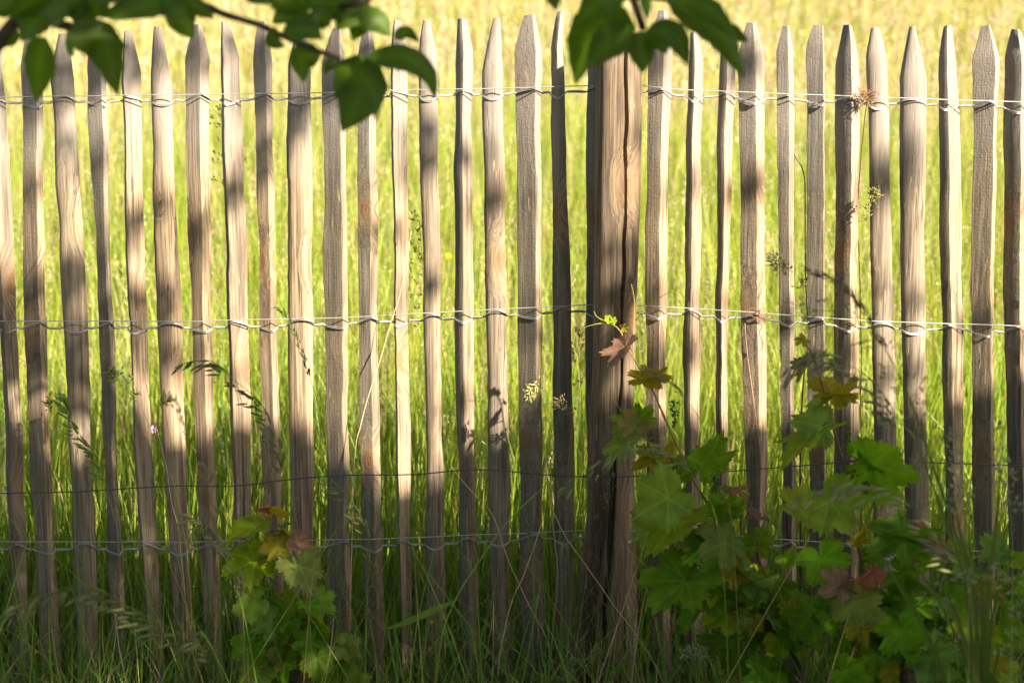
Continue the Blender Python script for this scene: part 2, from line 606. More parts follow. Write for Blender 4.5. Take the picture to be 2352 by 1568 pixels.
tag(mb.build("meadow_seed_heads", M_SEED), "pale straw coloured seed heads standing over the meadow grass", "grass", kind="stuff")

# ------------------------------------------------------------------ the fence
# measured outline of every pale: left/right edge at three heights, tip (left, right, y), ridge position 0..1 (0 = rounded), shoulder y, kind of left face
# (l,r) at y=269, y=860, y=1380
PALES = [
    ((-34, 14), (6, 44), (25, 64), (-14, 2, 62), 0.45, 150, 'sawn'),
    ((50, 100), (60, 111), (85, 134), (62, 80, 70), 0.78, 150, 'sawn'),
    ((124, 176), (152, 207), (176, 223), (138, 158, 78), 0, 185, 'round'),
    ((203, 250), (232, 264), (250, 286), (214, 232, 72), 0.8, 160, 'sawn'),
    ((282, 324), (300, 343), (331, 368), (287, 301, 72), 0.24, 168, 'sawn'),
    ((348, 400), (368, 422), (398, 438), (356, 370, 63), 0, 190, 'round'),
    ((428, 482), (443, 490), (465, 507), (447, 461, 58), 0.68, 140, 'round'),
    ((510, 553), (527, 573), (542, 578), (511, 525, 52), 0.24, 130, 'sawn'),
    ((584, 627), (600, 640), (608, 653), (595, 610, 50), 0.72, 138, 'split'),
    ((661, 716), (664, 720), (675, 722), (683, 698, 66), 0, 150, 'round'),
    ((742, 795), (747, 800), (754, 806), (766, 782, 64), 0.8, 140, 'sawn'),
    ((822, 864), (825, 871), (835, 880), (836, 850, 62), 0.66, 140, 'sawn'),
    ((897, 937), (908, 940), (917, 946), (907, 920, 49), 0.18, 120, 'sawn'),
    ((964, 1005), (976, 1015), (979, 1023), (974, 986, 48), 0, 130, 'round'),
    ((1044, 1085), (1048, 1087), (1059, 1098), (1054, 1070, 44), 0.46, 125, 'sawn'),
    ((1109, 1156), (1118, 1165), (1130, 1171), (1135, 1147, 42), 0, 165, 'round'),
    ((1184, 1243), (1191, 1244), (1197, 1248), (1207, 1226, 34), 0.76, 120, 'sawn'),
    ((1265, 1300), (1270, 1315), (1277, 1318), (1282, 1295, 26), 0.5, 110, 'sawn'),
    ((1349, 1396), (1347, 1393), (1352, 1396), (1362, 1378, 40), 0.35, 120, 'sawn'),
    ((1412, 1456), (1416, 1458), (1420, 1463), (1424, 1438, 40), 0.3, 120, 'split'),
    ((1486, 1539), (1483, 1531), (1493, 1537), (1514, 1530, 26), 0.6, 110, 'sawn'),
    ((1577, 1615), (1571, 1608), (1575, 1614), (1588, 1602, 75), 0.36, 150, 'sawn'),
    ((1651, 1685), (1644, 1673), (1651, 1680), (1660, 1673, 66), 0.42, 150, 'sawn'),
    ((1698, 1757), (1708, 1759), (1723, 1763), (1717, 1734, 52), 0.6, 140, 'sawn'),
    ((1787, 1821), (1792, 1825), (1799, 1829), (1800, 1811, 60), 0.64, 120, 'sawn'),
    ((1853, 1891), (1857, 1893), (1862, 1898), (1871, 1888, 59), 0.9, 110, 'sawn'),
    ((1919, 1974), (1919, 1970), (1918, 1971), (1940, 1954, 59), 0.58, 150, 'sawn'),
    ((1993, 2039), (2002, 2055), (2005, 2059), (2003, 2017, 64), 0, 130, 'round'),
    ((2065, 2124), (2072, 2126), (2085, 2133), (2090, 2100, 61), 0, 185, 'round'),
    ((2155, 2203), (2166, 2214), (2172, 2217), (2170, 2185, 60), 0.34, 140, 'sawn'),
    ((2234, 2287), (2233, 2279), (2244, 2284), (2257, 2271, 60), 0.76, 140, 'sawn'),
    ((2307, 2365), (2311, 2362), (2324, 2372), (2326, 2341, 68), 0.52, 130, 'sawn'),
]

# the run goes on past both edges of the picture
pr = random.Random(23)


def more_pales(x0, step, n):
    out = []
    for i in range(n):
        x, hw, ln = x0 + step * i + pr.uniform(-8, 8), pr.uniform(18, 29), pr.uniform(-8, 14)
        tw = x - ln * 0.6 + pr.uniform(-4, 4)
        out.append(((x - hw, x + hw), (x - hw + ln, x + hw + ln), (x - hw + 1.7 * ln, x + hw + 1.7 * ln), (tw - 7, tw + 7, pr.uniform(55, 80)), pr.choice((0, 0.24, 0.6, 0.76)), pr.uniform(130, 180), 'sawn'))
    return out


ALL = more_pales(-80, -80, 12)[::-1] + PALES + more_pales(2420, 80, 12)

fence = thing("paling_fence", "weathered grey brown fence of pointed wooden pales bound with twisted wire to a thick post", "fence", (0, 0, G0))
PROFILES = []


def pale_profile(ridge, kind, d, wd):
    """cross-section: (u, depth) from left to right over the front then the back; depth towards the viewer positive. Also material per side"""
    if ridge == 0:
        n = 9
        pts = [(-0.5 * math.cos(math.pi * (0.06 + 0.88 * i / (n - 1))) / math.cos(math.pi * 0.06),
                d * (0.15 + 0.85 * math.sin(math.pi * (0.06 + 0.88 * i / (n - 1))))) for i in range(n)]
        mats = [0] * (n - 1)
        pts += [(0.44, -0.4 * d), (0.0, -0.6 * d), (-0.44, -0.4 * d)]
        mats += [1, 1, 1, 1]
    else:
        u = ridge - 0.5
        # a split pale is wedge-shaped: two faces meet at the ridge, each falls back from it
        dl = d - ridge * wd * (1.7 if ridge < 0.3 else (0.85 if ridge < 0.6 else 0.55))
        dr = d - (1 - ridge) * wd * (0.55 if ridge < 0.3 else (0.75 if ridge < 0.7 else 0.85))
        back = min(dl, dr) - 0.006
        e = 0.035
        pts = [(-0.5, dl - 0.1 * d), (-0.485, dl), (u - e, d * 0.97), (u, d), (u + e, d * 0.97), (0.485, dr), (0.5, dr - 0.1 * d),
               (0.40, back), (-0.40, back)]
        l = 1 if kind == 'sawn' else 0
        mats = [l, l, l, 0, 0, 0, 0, 1, 1]
        if kind == 'round':
            mats = [0] * 9
    return pts, mats


for k, (e0, e1, e2, tip, ridge, sh, kind) in enumerate(ALL):
    tm = 0.5 * (tip[0] + tip[1])
    tip = (tm + (tip[0] - tm) * 1.3, tm + (tip[1] - tm) * 1.3, tip[2])
    left = np.array([e0[0], e1[0], e2[0]], float)
    right = np.array([e0[1], e1[1], e2[1]], float)
    fl = np.polyfit([269, 860, 1380], left, 2)
    fr = np.polyfit([269, 860, 1380], right, 2)
    wd = (e0[1] - e0[0]) * pix(0)
    d = min(0.024, wd * (0.36 if ridge == 0 else 0.40))
    if ridge:
        d = min(0.021, wd * 0.40)
    prof, pm = pale_profile(ridge, kind, d, wd)
    PROFILES.append((prof, fl, fr, d))
    ylev = np.concatenate([np.linspace(tip[2], sh, 7), np.linspace(sh + 18, 1690, 110)])
    z0 = at(0, 1690, 0).z
    V, C = [], []
    for li, py in enumerate(ylev):
        q = min(max(py, 200), 1500)
        l, r = np.polyval(fl, q) + (np.polyval(np.polyder(fl), q) * (py - q)), np.polyval(fr, q) + (np.polyval(np.polyder(fr), q) * (py - q))
        bulge = vnoise(py / 190.0, k * 3 + 1) * 1.6
        l += vnoise(py / 120.0, k * 3 + 2) * 2.5 + vnoise(py / 12.0, k + 290) * 0.5 + vnoise(py / 31.0, k + 90) * 0.8 - bulge
        r += vnoise(py / 120.0, k * 3 + 5) * 2.5 + vnoise(py / 12.0, k + 390) * 0.5 + vnoise(py / 31.0, k + 190) * 0.8 + bulge
        f = 1.0
        if py < sh:
            t = (sh - py) / (sh - tip[2])
            t = t ** 1.12
            l = l * (1 - t) + tip[0] * t
            r = r * (1 - t) + tip[1] * t
            f = 1 - 0.62 * t
        a, b = at(l, py, 0), at(r, py, 0)
        z = a.z
        for u, dd in prof:
            x = a.x + (b.x - a.x) * (u + 0.5)
            if li == 0:
                z = a.z + 0.0015 * math.sin(u * 9 + k)
            jd = 0.0012 * vnoise(py / 60.0 + u * 3, k + 40)
            V.append((x, -(dd * f + jd), z))
    m = len(prof)
    nl = len(ylev)
    Q, QM = [], []
    for i in range(nl - 1):
        for j in range(m):
            Q.append((i * m + j, (i + 1) * m + j, (i + 1) * m + (j + 1) % m, i * m + (j + 1) % m))
            QM.append(pm[j])
    mb = MB()
    V = np.array(V)
    top = V[:m].mean(0) + np.array([0, 0, 0.001])
    V = np.vstack([V, top])
    T = [(len(V) - 1, j, (j + 1) % m) for j in range(m)]
    mb.add(V, Q, None, (1, 1, 1), np.array(QM))
    mb.t.append(np.array(T))
    mb.tm.append(np.full(len(T), 1))
    o = mb.build("pale", [M_SPLIT, M_SAWN], fence, True, 32, origin=(at(0.5 * (e0[0] + e0[1]), 1600, 0).x, 0, G0))

# the thick post, split by a long crack
POST_C = [(60, 1371, 1475), (269, 1370, 1474), (560, 1366, 1466), (860, 1360, 1457), (1120, 1350, 1447), (1215, 1345, 1442), (1285, 1332, 1440), (1380, 1328, 1434), (1600, 1324, 1424)]
CRACK = [(60, 1441), (269, 1439), (560, 1436), (860, 1428), (1120, 1412), (1280, 1406), (1380, 1392), (1600, 1378)]
PYc = -0.093
mb = MB()
lev = np.concatenate([[82, 84, 90], np.linspace(105, 1690, 75)])
NS = 120
V, PC = [], []
for li, py in enumerate(lev):
    L = np.interp(py, [p[0] for p in POST_C], [p[1] for p in POST_C])
    Rr = np.interp(py, [p[0] for p in POST_C], [p[2] for p in POST_C])
    ck = np.interp(py, [p[0] for p in CRACK], [p[1] for p in CRACK])
    a, b = at(L, py, PYc), at(Rr, py, PYc)
    cx, r = (a.x + b.x) / 2, (b.x - a.x) / 2
    uc = (at(ck + 3 * vnoise(py / 55.0, 77), py, PYc - r * 0.7).x - cx) / r
    ac = math.asin(max(-0.9, min(0.9, uc)))
    for s in range(NS):
        # angle measured from the side facing the viewer; more points gather at the crack
        t = s / NS * 2 * math.pi - math.pi
        ang = ac + t - 0.55 * math.sin(t)
        rr = r * (1 + 0.018 * vnoise(ang * 2.2 + 5, 3) + 0.02 * vnoise(py / 160.0 + ang, 8) + 0.015 * vnoise(py / 45.0 + ang * 3, 9) + 0.004 * vnoise(ang * 14, 5))
        rr *= (abs(math.cos(ang)) ** 2.9 + abs(math.sin(ang)) ** 2.9) ** (-1 / 2.9) * (1 - 0.16 * math.cos(ang) ** 2)
        dd = abs(t)
        width = 0.16 + 0.05 * vnoise(py / 130.0, 12) + (0.09 if py > 1250 else 0)
        if dd < width:
            rr *= 1 - 0.62 * (1 - dd / width) ** 0.45
        for ca, p0, p1, dp in ((-0.75, 480, 980, 0.03), (-0.5, 1000, 1420, 0.09), (1.1, 700, 1250, 0.05), (-1.05, 1200, 1680, 0.1)):
            if p0 < py < p1:
                q = abs(t - ca - 0.12 * vnoise(py / 140.0, int(p0)))
                if q < 0.11:
                    rr *= 1 - dp * (1 - q / 0.11) * min(1, (py - p0) / 60, (p1 - py) / 60)
        # torn, hollow stretch left of the crack low down
        if 1130 < py < 1330:
            dl = (t + 0.9) / 0.5
            rr *= 1 - 0.13 * math.exp(-dl * dl) * math.sin((py - 1130) / 200 * math.pi)
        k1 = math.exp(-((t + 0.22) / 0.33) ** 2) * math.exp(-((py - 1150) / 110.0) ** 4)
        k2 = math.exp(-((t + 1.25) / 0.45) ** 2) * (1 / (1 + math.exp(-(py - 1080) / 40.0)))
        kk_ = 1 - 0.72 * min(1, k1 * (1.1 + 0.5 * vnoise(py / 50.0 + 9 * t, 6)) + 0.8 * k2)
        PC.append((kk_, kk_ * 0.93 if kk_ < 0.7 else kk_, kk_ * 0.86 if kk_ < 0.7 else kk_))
        if li < 2:
            rr *= 0.93 if li == 0 else 0.985
        V.append((cx + rr * math.sin(ang), PYc - rr * math.cos(ang), a.z))
nl = len(lev)
Q = [(i * NS + j, (i + 1) * NS + j, (i + 1) * NS + (j + 1) % NS, i * NS + (j + 1) % NS) for i in range(nl - 1) for j in range(NS)]
V = np.vstack([np.array(V), np.array(V[:NS]).mean(0)])
PC.append((1, 1, 1))
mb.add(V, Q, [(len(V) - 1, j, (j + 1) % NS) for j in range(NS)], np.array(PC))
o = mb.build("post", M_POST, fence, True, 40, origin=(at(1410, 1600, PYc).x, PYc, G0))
tag(o, "thick round wooden post with a long dark crack")

# wires
WIRES = [
    ([(-60, 224), (0, 223.5), (749, 213), (883, 208), (1243, 201), (1365, 197), (1473, 196), (1562, 206), (1965, 222), (2352, 235), (2420, 237)], 13),
    ([(-60, 738), (0, 737.5), (420, 738), (790, 729), (1359, 699), (1459, 702), (1562, 706), (1999, 737), (2352, 749), (2420, 751)], 15),
    ([(-60, 1243), (0, 1243), (420, 1244), (840, 1238), (1335, 1218), (1439, 1218), (1562, 1223), (1797, 1238), (2059, 1254), (2271, 1266), (2420, 1272)], 17),
]


def front(k, u):
    prof, fl, fr, d = PROFILES[k]
    n = 9 if len(prof) == 12 else 7
    us = [p[0] for p in prof[:n]]
    ds = [p[1] for p in prof[:n]]
    return float(np.interp(u, us, ds))


for row, (wy, drop) in enumerate(WIRES):
    wx = [p[0] for p in wy]
    wv = [p[1] for p in wy]
    mb = MB()
    pts = []
    for px in np.arange(-1030, 3381, 20):
        y = np.interp(px, wx, wv) + 0.8 * vnoise(px / 90.0, row + 60)
        pts.append(at(px, y, -0.0305 - 0.0015 * vnoise(px / 70.0, row)))
    tube(mb, pts, 0.00115, 6)
    mb.build("tension_wire", M_WIRE, fence)
    mb = MB()
    spans = []
    for k in range(len(ALL)):
        py = np.interp(0.5 * sum(ALL[k][0]), wx, wv) + drop
        prof, fl, fr, d = PROFILES[k]
        spans.append((np.polyval(fl, py) - 2, np.polyval(fr, py) + 2))
    A, B, C = [], [], []
    for k in range(len(ALL)):
        l, r = spans[k]
        sgn = 1 if (k + row) % 2 else -1
        amp = (9 + 4 * rnd.random()) * sgn
        ridge = ALL[k][4] or 0.5
        nseg = 15
        for i in range(nseg + 1):
            u = i / nseg
            px = l + (r - l) * u
            if ALL[k][4] and rnd.random() < 2:
                bow = (u / ridge if u < ridge else (1 - u) / (1 - ridge)) ** 0.75
            else:
                bow = math.sin(math.pi * u) ** 0.8
            y = np.interp(px, wx, wv) + drop + amp * bow
            dep = front(k, max(-0.5, min(0.5, u - 0.5))) if 0.03 < u < 0.97 else 0.002
            A.append(at(px, y, -dep - 0.0022))
            B.append(at(px, y + 3.2 * sgn * math.sin(math.pi * u) ** 0.4, -dep - 0.0024))
            C.append(at(px, np.interp(px, wx, wv) + drop - amp * 0.6 * bow, 0.004 + 0.025 * math.sin(math.pi * u) ** 0.5))
        if k + 1 < len(ALL):
            l2 = spans[k + 1][0]
            g = l2 - r
            turns = max(1.5, g / 9.5)
            ns = int(turns * 9)
            ph = rnd.random() * 6
            for i in range(1, ns):
                t = i / ns
                px = r + g * t
                y = np.interp(px, wx, wv) + drop + 1.2 * math.sin(t * 3.1 + k)
                e = min(1, 5 * t, 5 * (1 - t))
                for lst, p0 in ((A, 0), (B, 2.1), (C, 4.2)):
                    an = turns * 2 * math.pi * t + p0 + ph
                    p = at(px, y, -0.002)
                    lst.append(p + Vector((0, 0.0018 * math.cos(an), 0.0020 * math.sin(an))) * (0.5 + 0.5 * e))
    for lst in (A, B, C):
        tube(mb, lst, 0.00125, 5)
    mb.build("twisted_wire", M_WIRE, fence)

# green coated wire strung before the fence
GW = [(-1030, 1140), (-500, 1120), (-80, 1134), (0, 1132), (168, 1129), (300, 1121), (420, 1115), (537, 1115.5), (672, 1100), (790, 1091), (949, 1089), (1066, 1079), (1150, 1080), (1251, 1090), (1385, 1095), (1486, 1092), (1562, 1088), (1700, 1080), (1864, 1067), (1965, 1060), (2066, 1060), (2267, 1066), (2340, 1069), (2430, 1072), (2900, 1090), (3380, 1080)]
mb = MB()
P = smooth_path([at(x, y, -0.165) for x, y in GW], 300)
tube(mb, P, 0.00135, 6)
for x0, x1 in ((1340, 1420),):
    tw = []
    for i in range(46):
        t = i / 45
        px = x0 + (x1 - x0) * t
        p = at(px, np.interp(px, [g[0] for g in GW], [g[1] for g in GW]), -0.165)
        tw.append(p + Vector((0, 0.0035 * math.cos(t * 55), 0.0038 * math.sin(t * 55))))
    tube(mb, tw, 0.0011, 5)
tag(mb.build("trellis_wire", M_GREENWIRE), "single thin dark green wire strung across the fence below its middle binding", "wire")

# ------------------------------------------------------------------ vine leaves
GREEN = {'green': (0.095, 0.21, 0.010), 'bright': (0.10, 0.25, 0.010), 'light': (0.16, 0.26, 0.03), 'yellow': (0.18, 0.26, 0.010), 'dark': (0.07, 0.165, 0.010),
         'blue': (0.10, 0.20, 0.04), 'amber': (0.22, 0.20, 0.015), 'bronze': (0.16, 0.155, 0.04), 'bronzegreen': (0.16, 0.205, 0.045), 'pink': (0.22, 0.13, 0.09), 'red': (0.25, 0.105, 0.07)}


def base_c(c):
    return np.array(c, dtype=float)


def vine_leaf(mb, c, tipdir, normal, size, col, lobed=0.5, seed=0, foot=None):
    """five-lobed toothed blade; c = where the stalk joins"""
    rr = random.Random(seed)
    NA, RINGS = 128, (0.0, 0.22, 0.45, 0.68, 0.87, 1.0)
    X = Vector(tipdir).normalized()
    Nn = Vector(normal)
    Nn = (Nn - X * Nn.dot(X)).normalized()
    Yv = Nn.cross(X)
    lob = [(rr.gauss(0, 2), 1.0), (54 + rr.gauss(0, 4), 0.93 * rr.uniform(.92, 1.05)), (-54 + rr.gauss(0, 4), 0.93 * rr.uniform(.92, 1.05)),
           (108 + rr.gauss(0, 5), 0.80 * rr.uniform(.9, 1.08)), (-108 + rr.gauss(0, 5), 0.80 * rr.uniform(.9, 1.08))]
    outl = []
    for sg in (-1, 1):
        l1, l2 = (lob[1], lob[3]) if sg > 0 else (lob[2], lob[4])
        s1, s2 = 0.83 - 0.34 * lobed * rr.uniform(.7, 1.2), 0.76 - 0.26 * lobed * rr.uniform(.7, 1.2)
        half = [(0, 1.0), (12, 0.94), (29, s1), (abs(l1[0]) - 12, l1[1] * 0.95), (abs(l1[0]), l1[1]), (abs(l1[0]) + 12, l1[1] * 0.93), (84, s2), (abs(l2[0]) - 10, l2[1] * 0.96), (abs(l2[0]), l2[1]),
                (abs(l2[0]) + 16, l2[1] * 0.90), (146, 0.62), (162, 0.50), (172, 0.30), (180, 0.08)]
        outl += [(sg * a, r) for a, r in half]
    outl = sorted(set(outl))
    oa, orad = [a for a, r in outl], [r for a, r in outl]
    tph = rr.random()
    cup = rr.uniform(-0.05, 0.22)
    fold = rr.uniform(0.0, 0.55)
    droop = rr.uniform(0.05, 0.5)
    tip_c = np.clip(base_c(col) * 1.3 + np.array([rr.uniform(-0.01, 0.05), rr.uniform(-0.02, 0.02), 0]), 0.005, 0.9)
    brown = rr.random() < 0.35
    ph = rr.random() * 6
    V, C = [], []
    base = np.array(col) * rr.uniform(1.1, 1.5)
    vein = np.clip(base * 1.5 + np.array([0.05, 0.06, 0.015]), 0, 0.8)
    for rf in RINGS:
        for i in range(NA):
            th = -180 + 360 * (i + 0.5) / NA
            m = float(np.interp(th, oa, orad))
            saw_ = ((i * 0.25 + tph) % 1.0)
            tooth = 1 + ((0.22 * (saw_ / 0.6 if saw_ < 0.6 else (1 - saw_) / 0.4) - 0.10) * (0.8 + 0.4 * math.sin(i * 0.37 + ph)) if rf > 0.99 else 0.0)
            rad = m * rf * tooth
            x, y = rad * math.cos(R(th)), rad * math.sin(R(th))
            near = min(abs((th - a + 180) % 360 - 180) * rad / 57.3 for a, l in lob)
            z = cup * rad * rad - droop * max(0, x) ** 2 + fold * abs(y) * 0.55 + (0.11 * math.sin(th / 57.3 * 3 + ph) + 0.06 * math.sin(th / 57.3 * 7 + 2 * ph)) * rad * rad + 0.05 * min(near, 0.2) / 0.2 * rf
            p = c + (X * x + Yv * y + Nn * z) * size
            V.append(p)
            v = math.exp(-(near / 0.02) ** 2) * 0.5
            cc = base * (1 - 0.6 * rf) + tip_c * 0.6 * rf
            cc = cc * (1 + 0.16 * math.sin(x * 9 + ph * 3) * math.sin(y * 8 + ph))
            if brown and rf > 0.95 and math.sin(th * 0.06 + ph * 2) > 0.55:
                cc = cc * 0.3 + np.array([0.16, 0.085, 0.035]) * 0.7
            C.append(cc * (1 - v) + vein * v)
    Q = []
    for k in range(len(RINGS) - 1):
        for i in range(NA):
            j = (i + 1) % NA
            if i == NA - 1:
                continue
            Q.append((k * NA + i, (k + 1) * NA + i, (k + 1) * NA + j, k * NA + j))
    mb.add(np.array([list(v) for v in V]), Q, None, np.array(C))
    if foot is not None:
        mid = (Vector(c) + Vector(foot)) / 2 + Vector((0, 0, 0.12 * (Vector(c) - Vector(foot)).length))
        P = smooth_path([foot, mid, c], 9)
        tube(mb, P, np.linspace(0.0016, 0.0011, 9), 5, (0.19, 0.17, 0.05) if col[1] > col[0] else (0.26, 0.13, 0.06))


def nearest(paths, p):
    best, bd = None, 9
    for P in paths:
        d = np.linalg.norm(P - np.array(list(p))[None, :], axis=1)
        i = int(d.argmin())
        if d[i] < bd:
            bd, best = d[i], Vector(P[i])
    return best


def make_vine(label, base, trunk, shoots, leaves, seed, tendrils=(), buds=(), extra=0):
    o = thing("grape_vine", label, "vine", base)
    mb = MB()
    P = smooth_path(trunk, 24)
    r = np.linspace(0.024, 0.010, 24) * (1 + 0.18 * vnoise(np.arange(24) * 0.7, seed))
    tube(mb, P, r, 10)
    mb.build("trunk", M_BARK, o, True, None, origin=base)
    paths = []
    for pts, r0, r1, c in shoots:
        P = smooth_path(pts, 60)
        n = np.arange(60)
        r = np.linspace(r0, r1, 60) * (1 + 0.35 * (n % 11 == 5))
        mb = MB()
        tube(mb, P, r, 7, c)
        mb.build("shoot", M_STEM, o, origin=pts[0])
        paths.append(P)
    for i, (px, py, ang, sz, colr, pt, rl, Yd) in enumerate(leaves):
        c = at(px, py, Yd)
        s = sz * pix(Yd) * (0.88 if seed == 2 else 0.95)
        pt += rnd.uniform(0, 22)
        rl = rl * 1.25 + rnd.uniform(-14, 14)
        X = CR * math.cos(R(ang)) + CU * math.sin(R(ang))
        N = -CF
        # tip towards / away from the viewer, then roll about the tip axis
        q = Matrix.Rotation(R(pt), 3, X.cross(N))
        X2, N2 = q @ X, q @ N
        N2 = Matrix.Rotation(R(rl), 3, X2) @ N2
        stretch = 1.0 / max(0.65, math.cos(R(pt)))
        f = nearest(paths, c)
        mb = MB()
        vine_leaf(mb, c, X2, N2, s * stretch, GREEN[colr], 1.0 if colr in ('pink', 'red', 'amber') else rnd.uniform(0.35, 0.85), seed * 100 + i,
                  f if (f - c).length < 0.24 else None)
        lo = mb.build("leaf", M_LEAF, o, origin=c)
        if colr in ('pink', 'red'):
            lo["label"] = "young reddish pink leaf"
        elif colr == 'amber':
            lo["label"] = "young amber coloured leaf"
    # smaller leaves along the shoots
    for i in range(extra):
        P = paths[rnd.randrange(1, len(paths))]
        a = rnd.uniform(0.0, 0.5)
        f = Vector(P[int(a * 59)])
        d = Vector((rnd.gauss(0, 1), rnd.gauss(0, 0.55) - 0.15, rnd.gauss(0, 0.6) + 0.1)).normalized() * rnd.uniform(0.035, 0.11)
        c = f + d
        if c.z < G0 + 0.05:
            continue
        N = Vector((rnd.gauss(0, 0.6), -0.75, 0.75 + rnd.gauss(0, 0.3))).normalized()
        X = (d.normalized() * 0.7 + Vector((rnd.gauss(0, 0.4), rnd.gauss(0, 0.3) - 0.2, -0.55))).normalized()
        mb = MB()
        key = rnd.choice(('green', 'green', 'bright', 'light', 'yellow', 'dark', 'dark', 'blue', 'bronzegreen', 'amber'))
        vine_leaf(mb, c, X, N, rnd.uniform(0.024, 0.052), GREEN[key], rnd.uniform(0.4, 0.9), seed * 1000 + i, f)
        mb.build("leaf", M_LEAF, o, origin=c)
    for pts in tendrils:
        mb = MB()
        tube(mb, smooth_path(pts, 24), np.linspace(0.0012, 0.0005, 24), 5, (0.30, 0.29, 0.05))
        mb.build("tendril", M_STEM, o, origin=pts[0])
    for (px, py, ln, Yd) in buds:
        mb = MB()
        s = pix(Yd)
        for j in range(46):
            t = rnd.random()
            p = at(px + rnd.gauss(0, 1) * (5.5 - 3 * t), py + ln * t, Yd + rnd.gauss(0, 0.005))
            e = Vector((rnd.gauss(0, 1), rnd.gauss(0, 1), rnd.gauss(0, 1))).normalized() * 0.002
            tube(mb, [p - e * 1.3, p, p + e * 1.3], [0.0007, 0.0026, 0.0007], 5, (0.06, 0.13, 0.02))
        tube(mb, [at(px, py - 3, Yd), at(px + 2, py + ln, Yd)], 0.0008, 5, (0.12, 0.18, 0.03))
        mb.build("flower_bud_cluster", M_STEM, o, origin=at(px, py, Yd))
    return o


SG, SY, SB = (0.12, 0.16, 0.03), (0.24, 0.17, 0.05), (0.17, 0.09, 0.045)


def line(pts, Yd, Ye=None):
    n = len(pts)
    return [at(x, y, Yd if Ye is None else Yd + (Ye - Yd) * i / (n - 1)) for i, (x, y) in enumerate(pts)]


YV = -0.27
b0 = at(676, 1640, YV)
b0.z = G0
make_vine("small young grape vine with yellow and pink top leaves growing left of the thick post", b0,
          [b0, at(678, 1563, YV), at(690, 1502, YV), at(707, 1458, YV)],
          [(line([(707, 1458), (672, 1405), (642, 1372), (628, 1350), (625, 1289), (617, 1204), (617, 1158)], YV), 0.0036, 0.0016, SY),
           (line([(707, 1458), (712, 1405), (690, 1350), (682, 1310)], YV), 0.003, 0.0018, SY),
           (line([(690, 1502), (640, 1480), (600, 1495)], YV), 0.003, 0.002, SG),
           (line([(690, 1502), (745, 1495), (800, 1520)], YV), 0.003, 0.002, SG)],
          [(588, 1211, 206, 70, 'yellow', 20, 48, YV), (625, 1166, -15, 50, 'amber', -10, 45, YV), (610, 1170, 175, 22, 'red', 10, 30, YV),
           (585, 1289, 197, 70, 'yellow', 15, 30, YV - .02), (639, 1256, 190, 47, 'amber', 10, 40, YV - .03), (680, 1240, -25, 36, 'pink', 10, 8, YV - .04),
           (687, 1298, -62, 74, 'bronzegreen', 10, -25, YV - .03), (655, 1222, -40, 36, 'yellow', 20, 45, YV), (586, 1381, 203, 60, 'light', 5, 15, YV - .05),
           (623, 1373, -20, 46, 'green', 25, 30, YV), (625, 1426, 200, 46, 'blue', 15, 20, YV - .04), (605, 1353, 170, 36, 'light', -35, 62, YV - .03),
           (678, 1381, 250, 38, 'yellow', 20, 20, YV), (734, 1385, -25, 48, 'light', 5, -15, YV - .05), (731, 1424, -20, 42, 'yellow', 20, 40, YV - .02),
           (575, 1482, 212, 50, 'green', 10, 20, YV - .04), (659, 1504, 170, 50, 'bronze', 30, 35, YV - .02), (729, 1510, -95, 55, 'light', 5, 5, YV - .07),
           (655, 1535, 200, 45, 'dark', 15, 20, YV), (722, 1448, -15, 42, 'green', 25, 40, YV - .03), (799, 1500, -25, 36, 'bronze', 15, 30, YV - .03),
           (801, 1546, -15, 42, 'light', 25, 25, YV - .03), (593, 1549, 200, 46, 'light', 15, 15, YV - .05), (595, 1518, 230, 28, 'pink', 30, 40, YV - .02),
           (640, 1452, 230, 44, 'dark', 20, 15, YV + .03), (700, 1420, 260, 40, 'dark', 20, 20, YV + .02), (742, 1545, -50, 48, 'green', 15, -20, YV - .03)], 1,
          tendrils=[line([(617, 1204), (600, 1180), (606, 1150)], YV)], buds=[(655, 1200, 42, YV)], extra=18)

